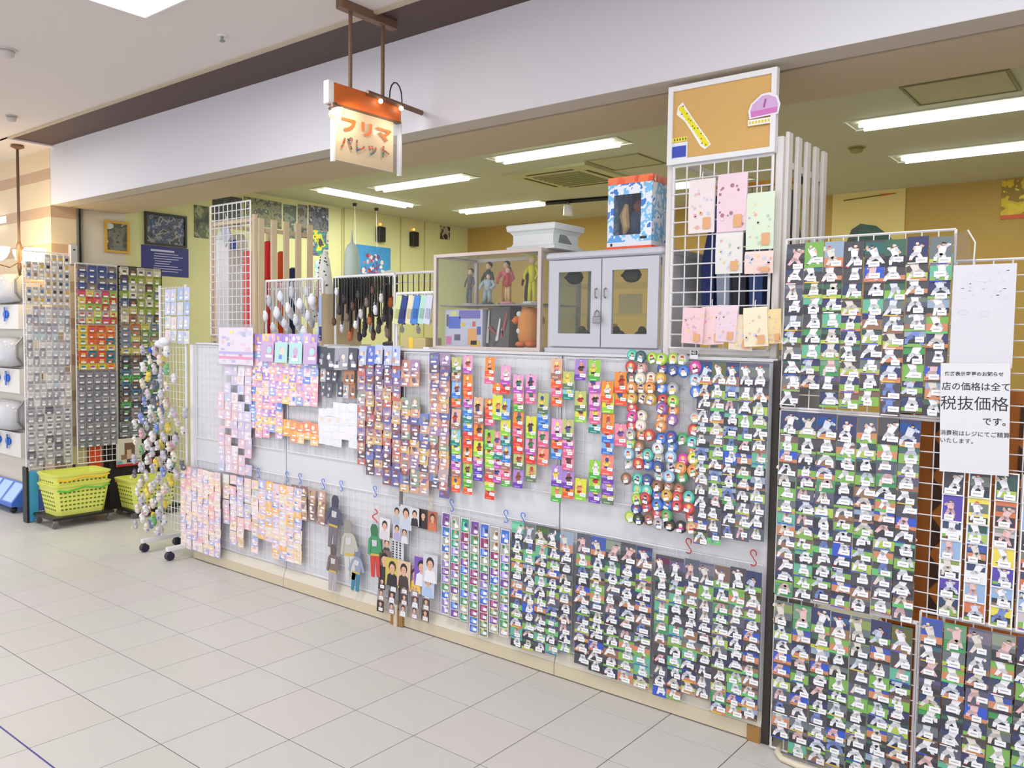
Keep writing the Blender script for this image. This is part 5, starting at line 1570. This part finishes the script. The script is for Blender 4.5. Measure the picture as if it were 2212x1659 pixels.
# ================================================================== RACKS ALONG THE POSTER WALL
XR = -5.84
wire_grid('white wire grid rack nearest the striped wall, full of small grey packets', -.29, .055, .42, 2.125, XR - .012, plane='x', group=None, w=.004, wf=.008)
wire_grid('white wire grid rack in the middle of the left wall racks', .10, .43, .42, 2.06, XR - .012, plane='x', group=None, w=.004, wf=.008)
wire_grid('black wire grid rack at the far end of the left wall racks', .45, .83, .40, 2.06, XR - .012, plane='x', group=None, w=.005, wf=.010, m=M_BLACK)
for y in (.07,):
    tag(put('rack_post', MB().tube([(0, 0, .06), (0, 0, .42)], .012, 6).lathe([(.03, 0), (.03, .05), (.012, .06)], n=10), M_BLACK, None, (XR - .012, y, 0)), 'black caster post under the nearest two left racks', 'post')


def wall_goods(what, name, cat, group, y0, y1, z1, z0, cols, rows, pal_, seed, keep=lambda c, r: True, button=False, x=XR):
    rng = random.Random(seed)
    w, h = (y1 - y0) / cols * .92, (z1 - z0) / rows
    me = []
    for k in range(18):
        a = rng.choice(pal_)
        m = MB()
        hh = h * 1.12
        m.loft([[(0, -w / 2, -hh), (.004, -w / 2, -hh), (.004, w / 2, -hh), (0, w / 2, -hh)], [(0, -w / 2, -hh * .4), (.010, -w / 2, -hh * .4), (.010, w / 2, -hh * .4), (0, w / 2, -hh * .4)], [(0, -w / 2, 0), (.002, -w / 2, 0), (.002, w / 2, 0), (0, w / 2, 0)]], a)
        c = rng.choice(pal_)
        def q(y0_, y1_, z0_, z1_, xx, col):
            m.face([(xx, y0_, z0_), (xx, y1_, z0_), (xx, y1_, z1_), (xx, y0_, z1_)], col)
        q(-w * .4, w * .4, -hh * .3, -hh * .04, .0098, tuple(int(v * .8) for v in a))
        q(-w * .3, w * rng.uniform(0, .35), -hh * .92, -hh * .7, .0105, (240, 240, 242))
        if button:
            m.box(.009, .014, -w * .25, w * .25, -hh * .62, -hh * .32, rng.choice([(206, 166, 70), (150, 120, 80), (90, 120, 160), (60, 60, 64), (220, 216, 210)]))
        else:
            q(-w * .25, w * .2, -hh * .66, -hh * .42, .0115, c)
        me.append(m.mesh(name, PRINT))
    for c in range(cols):
        for r in range(rows):
            if not keep(c, r):
                continue
            o = link(name, rng.choice(me), None, (x, y0 + (y1 - y0) * (c + .5) / cols, z1 - h * r), (0, rng.uniform(0, .03), rng.uniform(-.03, .03)))
            tag(o, f'{what}, {ORD[c + 1]} column, {ORD[r + 1]} row', cat, group)


PALE = [(206, 200, 206), (190, 186, 196), (220, 214, 216), (176, 172, 184), (230, 224, 226)]
wall_goods('button card on the nearest left rack', 'button_card', 'button card', 'button cards on the nearest left rack', -.28, .05, 2.11, 1.72, 7, 6, [(222, 212, 204), (214, 206, 204), (226, 216, 206)], 1, lambda c, r: not (c < 3 and (c * 3 + r) % 3 == 0), True)
wall_goods('pale packet on the nearest left rack', 'parts_packet', 'packet', 'pale packets on the nearest left rack', -.28, .05, 1.70, .92, 7, 12, PALE + [(206, 190, 190), (196, 206, 216)], 2, lambda c, r: (c * 5 + r * 3) % 17 != 0)
wall_goods('grey packet at the foot of the nearest left rack', 'parts_packet', 'packet', 'grey packets at the foot of the nearest left rack', -.29, .05, .91, .45, 5, 8, [(176, 172, 182), (196, 192, 198), (150, 146, 160), (120, 116, 130), (206, 202, 206)], 3)
wall_goods('blue and grey packet atop the middle left rack', 'colour_packet', 'packet', 'blue packets atop the middle left rack', .11, .43, 2.05, 1.86, 4, 4, [(70, 84, 140), (84, 96, 150), (130, 120, 120), (150, 140, 130)], 4)
wall_goods('green, red and orange packet on the middle left rack', 'colour_packet', 'packet', 'bright packets on the middle left rack', .11, .43, 1.85, 1.58, 5, 5, [(160, 196, 100), (206, 90, 70), (226, 150, 70), (214, 90, 130), (226, 214, 130), (190, 180, 180)], 5)
wall_goods('purple and orange packet on the middle left rack', 'colour_packet', 'packet', 'purple and orange packets on the middle left rack', .11, .41, 1.56, 1.20, 4, 7, [(170, 80, 170), (226, 160, 70), (226, 200, 80), (60, 130, 150), (236, 110, 60), (226, 90, 70)], 6)
wall_goods('silver grey packet on the middle left rack', 'parts_packet', 'packet', 'silver packets on the middle left rack', .10, .42, 1.19, .56, 5, 12, [(150, 148, 160), (132, 130, 144), (172, 170, 178), (140, 136, 148)], 7)
wall_goods('glossy mixed packet atop the black left rack', 'colour_packet', 'packet', 'mixed packets atop the black left rack', .46, .82, 2.06, 1.60, 5, 7, [(130, 140, 150), (190, 180, 160), (150, 170, 70), (90, 80, 80), (206, 190, 110), (170, 110, 80), (90, 100, 150), (220, 210, 196)], 8)
wall_goods('green and yellow packet on the black left rack', 'colour_packet', 'packet', 'green and yellow packets on the black left rack', .46, .80, 1.58, 1.33, 4, 5, [(150, 160, 130), (206, 196, 110), (120, 150, 100), (120, 140, 170), (160, 130, 120), (206, 120, 80)], 9)
wall_goods('dark and blue packet on the black left rack', 'colour_packet', 'packet', 'dark packets on the black left rack', .46, .80, 1.31, .75, 4, 10, [(90, 170, 90), (110, 110, 116), (60, 100, 140), (70, 110, 150), (80, 74, 80), (120, 90, 80), (150, 140, 150)], 10)
wall_goods('grey packet at the foot of the black left rack', 'parts_packet', 'packet', 'grey packets at the foot of the black left rack', .44, .80, .74, .62, 4, 3, [(110, 114, 124), (130, 134, 142), (90, 94, 104)], 11)
t = thing('dark_cabinet', 'black cabinet standing under the black wire rack', 'cabinet', (XR - .12, .62, 0))
put('cabinet_body', MB().box(0, .1, -.26, .32, 0.005, .58), mat('black_board', (40, 34, 36), .6, noise=.1), t)
put('kick_plate', MB().box(.1005, .104, -.25, .31, .01, .05), M_BLACK, t)
t = thing('magazine', 'magazine with brown photo and red lower edge in front of the black cabinet', 'magazine', (XR, .5, .36))
put('cover', MB().box(0, .004, -.09, .13, 0, .24), mat('magazine_cover', (216, 208, 196), .5), t)
m = MB()
def qx(m, y0, y1, z0, z1, xx, col):
    m.face([(xx, y0, z0), (xx, y1, z0), (xx, y1, z1), (xx, y0, z1)], col)
qx(m, -.02, .07, .09, .2, .0045, (120, 86, 70)); qx(m, .0, .04, .05, .14, .005, (210, 180, 160)); qx(m, -.05, .03, .06, .1, .0048, (150, 110, 90)); qx(m, 0, .12, .03, .06, .0052, (70, 60, 60)); qx(m, .06, .12, .035, .055, .0056, (226, 222, 216)); qx(m, -.09, .13, 0, .02, .005, (206, 50, 60)); qx(m, -.085, -.04, .02, .05, .005, (110, 180, 190))
put('cover_print', m, PRINT, t)
t = thing('orange_board', 'bright orange upright board between the left racks', 'board', (XR - .06, .26, 0))
put('board', MB().box(0, .02, -.05, .05, 0.004, .56), mat('signal_orange', (240, 84, 30), .5, noise=.05), t)
put('edge_strip', MB().box(.0205, .024, -.05, .05, .55, .565), M_PAPER, t)
t = thing('backing_board', 'cream backing board behind the middle left rack', 'board', (XR - .08, .12, 0))
put('panel', MB().box(0, .01, -.08, .08, .004, .56), mat('cream_backing', (216, 208, 150), .6), t)
put('edge', MB().box(.0105, .012, -.08, .08, .3, .306), M_BLACK, t)

# ---- shopping baskets
m_lime = mat('lime_plastic', (236, 240, 116), .4, noise=.05)
m_yelp = mat('yellow_handle', (244, 190, 44), .4)
m_grn = mat('green_handle', (96, 190, 50), .4)


def basket(label, x, y, z, L=.43, Wd=.30, H=.235, handles=None, group=None):
    t = thing('shopping_basket', label, 'basket', (x, y, z), group=group)
    k = .84
    def ring(z_, f, inset=0.0):
        a, b_ = Wd / 2 * f - inset, L / 2 * f - inset
        c = .03
        return [(a - c, -b_, z_), (a, -b_ + c, z_), (a, b_ - c, z_), (a - c, b_, z_), (-a + c, b_, z_), (-a, b_ - c, z_), (-a, -b_ + c, z_), (-a + c, -b_, z_)]
    m = MB()
    m.loft([ring(0, k), ring(H, 1.0)], caps=False)
    rg = ring(0.004, k, .003)
    m.idx(ring(0, k), [tuple(range(7, -1, -1))])
    m.idx(rg, [tuple(range(8))])
    inner = MB().loft([ring(.004, k, .004), ring(H, 1.0, .004)], caps=False)
    m.idx(inner.v, [tuple(reversed(f)) for f in inner.f])
    put('tub', m, m_lime, t)
    put('rim', MB().loft([ring(H - .012, 1.03), ring(H + .006, 1.06), ring(H + .006, 1.0, .006), ring(H - .012, .995, .004)], caps=False), m_lime, t)
    slots = MB()
    for r in range(5):
        zz = H * (.2 + .14 * r)
        f = k + (1 - k) * zz / H
        for i in range(11):
            yy = (-.4 + .08 * i) * L * f
            xx = Wd / 2 * f
            slots.box(xx - .0015, xx + .0012, yy - .009, yy + .009, zz - .006, zz + .006, (110, 120, 30))
            slots.box(-xx - .0012, -xx + .0015, yy - .009, yy + .009, zz - .006, zz + .006, (110, 120, 30))
        for i in range(7):
            xx = (-.36 + .12 * i) * Wd * f
            yy = L / 2 * f
            slots.box(xx - .009, xx + .009, yy - .0015, yy + .0012, zz - .006, zz + .006, (110, 120, 30))
            slots.box(xx - .009, xx + .009, -yy - .0012, -yy + .0015, zz - .006, zz + .006, (110, 120, 30))
    put('vent_slots', slots, MATTE, t)['kind'] = 'stuff'
    for s, mm in (handles or []):
        put('handle', MB().tube([(s * (Wd / 2 + .012), -L * .46, H - .03), (s * (Wd / 2 + .02), -L * .3, H - .045), (s * (Wd / 2 + .022), 0, H - .02), (s * (Wd / 2 + .02), L * .3, H - .04), (s * (Wd / 2 + .012), L * .46, H - .02)], .007, 6), mm, t)
    return t


def dolly(label, x0, x1, y0, y1, z):
    t = thing('basket_dolly', label, 'dolly', ((x0 + x1) / 2, (y0 + y1) / 2, 0))
    a, b_ = (x1 - x0) / 2, (y1 - y0) / 2
    put('deck', MB().bevbox(-a, a, -b_, b_, z - .02, z, .006), M_BLACK, t)
    for sx in (-1, 1):
        for sy in (-1, 1):
            c = put('caster_fork', MB().box(sx * (a - .03) - .016, sx * (a - .03) + .016, sy * (b_ - .03) - .012, sy * (b_ - .03) + .012, .042, z - .0205), M_STEEL, t)
            put('wheel', MB().loft([[(sx * (a - .03) + d, sy * (b_ - .03) + .024 * math.cos(2 * PI * k / 12), .024 + .024 * math.sin(2 * PI * k / 12)) for k in range(12)] for d in (-.012, .012)]), mat('grey_wheel', (110, 104, 104), .5), c)
    return t


dolly('black basket dolly on casters in front of the left racks', -5.80, -5.44, -.27, .20, .085)
basket('lime shopping basket at the bottom of its stack, with yellow and green handles', -5.62, -.03, .086, handles=[(1, m_grn), (-1, m_grn)])
basket('upper lime shopping basket nested in the other, on the black dolly', -5.62, -.03, .178, handles=[(1, m_yelp), (-1, m_yelp)], H=.225)
dolly('low black basket dolly in front of the black cabinet', -5.66, -5.36, .30, .72, .07)
basket('single lime shopping basket standing apart by the caster stand', -5.50, .50, .071, H=.235, L=.40, handles=[(-1, m_yelp)])
t = thing('blue_crate', 'blue and black plastic bin edge behind the stacked baskets', 'bin', (-5.86, -.24, 0.0))
put('bin_body', MB().bevbox(-.04, .03, -.045, .03, .004, .40, .006), mat('blue_bin', (70, 160, 206), .4), t)
put('bin_corner', MB().box(-.042, .034, -.062, -.0455, .004, .44), M_BLACK, t)

# ---- capsule vending machines by the striped wall
m_vend = mat('vending_cream', (214, 206, 192), .45, noise=.03)
m_dome = mat('frosted_dome', (200, 200, 204), .15, noise=.05)
for k, (x0, x1) in enumerate(((-6.92, -6.24), (-7.62, -6.93))):
    t = thing('capsule_machine', ['column of capsule vending machines with clear domes beside the nearest left rack', 'capsule vending machine column at the edge of view beside the striped wall'][k], 'vending machine', ((x0 + x1) / 2, -.16, 0))
    hw = (x1 - x0) / 2
    put('cabinet', MB().box(-hw, hw, .04, .15, .18, 1.90), m_vend, t)
    put('plinth', MB().box(-hw, hw, .02, .15, 0, .18), mat('blue_plinth', (70, 96, 170), .5), t)
    for r in range(3):
        z = .46 + .53 * r
        def rring(k_, y_, kz):
            out = []
            for q in range(20):
                c_, s2 = math.cos(2 * PI * q / 20), math.sin(2 * PI * q / 20)
                out.append((math.copysign(abs(c_) ** .45, c_) * hw * .9 * k_, y_, z + .335 + math.copysign(abs(s2) ** .45, s2) * .125 * kz))
            return out
        d = put('dome', MB().loft([rring(1, .038, 1), rring(1, -.02, .98), rring(.97, -.06, .92), rring(.88, -.085, .8), rring(.7, -.1, .6)]), m_dome, t, smooth=True)
        put('dome_rim', MB().tube([(hw * .9, .03, z + .22), (hw * .93, -.03, z + .3), (hw * .93, -.03, z + .4), (hw * .9, .03, z + .47)], .008, 6), M_STEEL, d)
        p = put('front_panel', MB().box(-hw * .98, hw * .98, -.02, .039, z, z + .2), mat('panel_white', (226, 222, 216), .45), t)
        for x in (-.3, .3):
            put('knob', MB().loft([[(hw * x + .05 * math.cos(2 * PI * q / 12), y, z + .12 + .032 * math.sin(2 * PI * q / 12)) for q in range(12)] for y in (-.0205, -.034)]).box(hw * x - .012, hw * x + .012, -.04, -.0345, z + .06, z + .18), mat('blue_knob', (40, 100, 206), .4), p)
    tr = put('blue_tray', MB().loft([[(-hw, -.10, .06), (hw, -.10, .06), (hw, .019, .06), (-hw, .019, .06)], [(-hw, -.10, .09), (hw, -.10, .09), (hw, .019, .24), (-hw, .019, .24)]]), mat('blue_tray', (66, 110, 206), .4), t)
    for q in range(3):
        x = -hw + (q + .5) * hw * 2 / 3
        put('tray_label', MB().idx([(x - hw * .27, -.094, .0985), (x + hw * .27, -.094, .0985), (x + hw * .27, .010, .2315), (x - hw * .27, .010, .2315)], [(0, 1, 2, 3)]), mat('pale_tray_label', (170, 200, 240), .4), tr)
    for sx in (-1, 1):
        put('caster', MB().ball((sx * hw * .8, -.06, .03), .03, 8, 5), M_BLACK, t)
t = thing('far_lamp', 'small lit ceiling fitting seen far along the striped wall', 'ceiling light', (-7.05, -.06, 2.46))
put('shade', MB().bevbox(-.2, .12, -.04, .055, 0, .03, .004), emis('far_fitting', (246, 246, 255), 1.6), t)
put('fixing', MB().box(-.2, .12, .0555, .059, -.01, .05), M_WHITE, t)

# ---- caster stand with small toys at the counter end
t = thing('caster_stand', 'white caster stand hung with small plush charms at the counter end', 'stand', (-4.17, 0, 0))
for x in (-.17, .16):
    f = put('foot_bar', MB().bevbox(x - .016, x + .016, -.15, .13, .062, .09, .004), M_WHITE, t)
    for y in (-.13, .11):
        put('caster', MB().loft([[(x + d, y + .028 * math.cos(2 * PI * k / 12), .029 + .028 * math.sin(2 * PI * k / 12)) for k in range(12)] for d in (-.018, .018)]).box(x - .01, x + .01, y - .01, y + .01, .03, .0615), mat('dark_blue_caster', (36, 36, 56), .5), f)
    put('post', MB().tube([(x, 0, .09), (x, 0, 1.83)], .010, 8), M_WHITE, t)
m = MB()
for k in range(1, 8):
    m.bar((-.17 + .33 * k / 8, 0, .16), (-.17 + .33 * k / 8, 0, 1.82), .0035)
for k in range(34):
    m.bar((-.17, -.002, .16 + .05 * k), (.16, -.002, .16 + .05 * k), .0035)
put('wire_mesh', m, M_WIRE, t)
PC = [((232, 230, 228), 'white'), ((206, 200, 204), 'grey white'), ((226, 216, 200), 'cream'), ((110, 110, 124), 'dark grey'), ((130, 150, 210), 'blue'), ((232, 206, 90), 'yellow'), ((120, 180, 120), 'green'), ((226, 170, 180), 'pink'), ((190, 186, 196), 'silver')]
rq = random.Random(77)
nq = 0
for r in range(22):
    for c in range(8):
        pz = 1.40 - .058 * r + rq.uniform(-.008, .008)
        off = -.30 + .075 * c - (.06 if 7 < r else 0) * rq.uniform(.4, 1) + rq.uniform(-.012, .012)
        if c > 5 and (r < 5 or r > 14 or (c + r) % 3 == 0) or r < 7 and (c > 5 or (c * 3 + r * 5) % 4 == 0) or (r > 16 and 4 < c) or (c == 0 and r < 9):
            continue
        if r < 6 and c < 2 and r % 2:
            continue
        col, cn = PC[rq.choice([0, 0, 0, 1, 1, 2, 2, 3, 8, 8, 4, 5, 6, 7])]
        o = thing('plush_charm', f'{cn} plush charm on the caster stand, {ORD[r + 1]} row down, {ORD[c + 1]} across', 'plush charm', (-4.17 + off, -.045 - .05 * ((c + r) % 2), pz), (0, rq.uniform(-.3, .3), rq.uniform(-.6, .6)), 'plush charms on the caster stand')
        rad = rq.uniform(.017, .025)
        m = MB()
        m.ball((0, 0, -.03), rad, 7, 5, col, (1, .8, 1.2)).ball((rq.uniform(-.004, .004), -.006, -.002), rad * .8, 7, 5, tuple(min(255, int(v * 1.05)) for v in col))
        for s in (-1, 1):
            m.ball((s * rad * .6, -.004, .013), rad * .32, 5, 3, tuple(int(v * .9) for v in col))
            m.ball((s * rad * .9, -.008, -.03), rad * .36, 5, 3, rq.choice(PC)[0])
        put('body', m, MATTE, o, smooth=True)
        if (c + r) % 3 == 0:
            put('paper_tag', MB().box(-.008, .008, -.028, -.027, -.05, -.032), M_PAPER, o)
        nq += 1
print('plush', nq)
rows_of('clear_packet', 'clear bag with pale print atop the caster stand', 'packet', 'clear bags atop the caster stand', (356, 622), (412, 742), 4, 4, .07, .085, [(206, 206, 216), (190, 196, 226), (226, 206, 206), (210, 210, 206), (160, 180, 220)], seed=51, y=-.012, nvar=10)
t = thing('white_ribbon', 'white and blue ribbon bunch at the shoulder of the caster stand', 'ribbon', (-4.23, -.05, 1.43))
put('bow', MB().ball((0, 0, 0), .05, 9, 5, (232, 232, 238), (1.8, .6, .6)).ball((.06, -.02, .02), .04, 8, 5, (240, 240, 244), (1.5, .6, .7)), MATTE, t, smooth=True)
put('blue_knot', MB().ball((-.07, -.03, -.04), .024, 8, 5, (50, 70, 200)), MATTE, t, smooth=True)
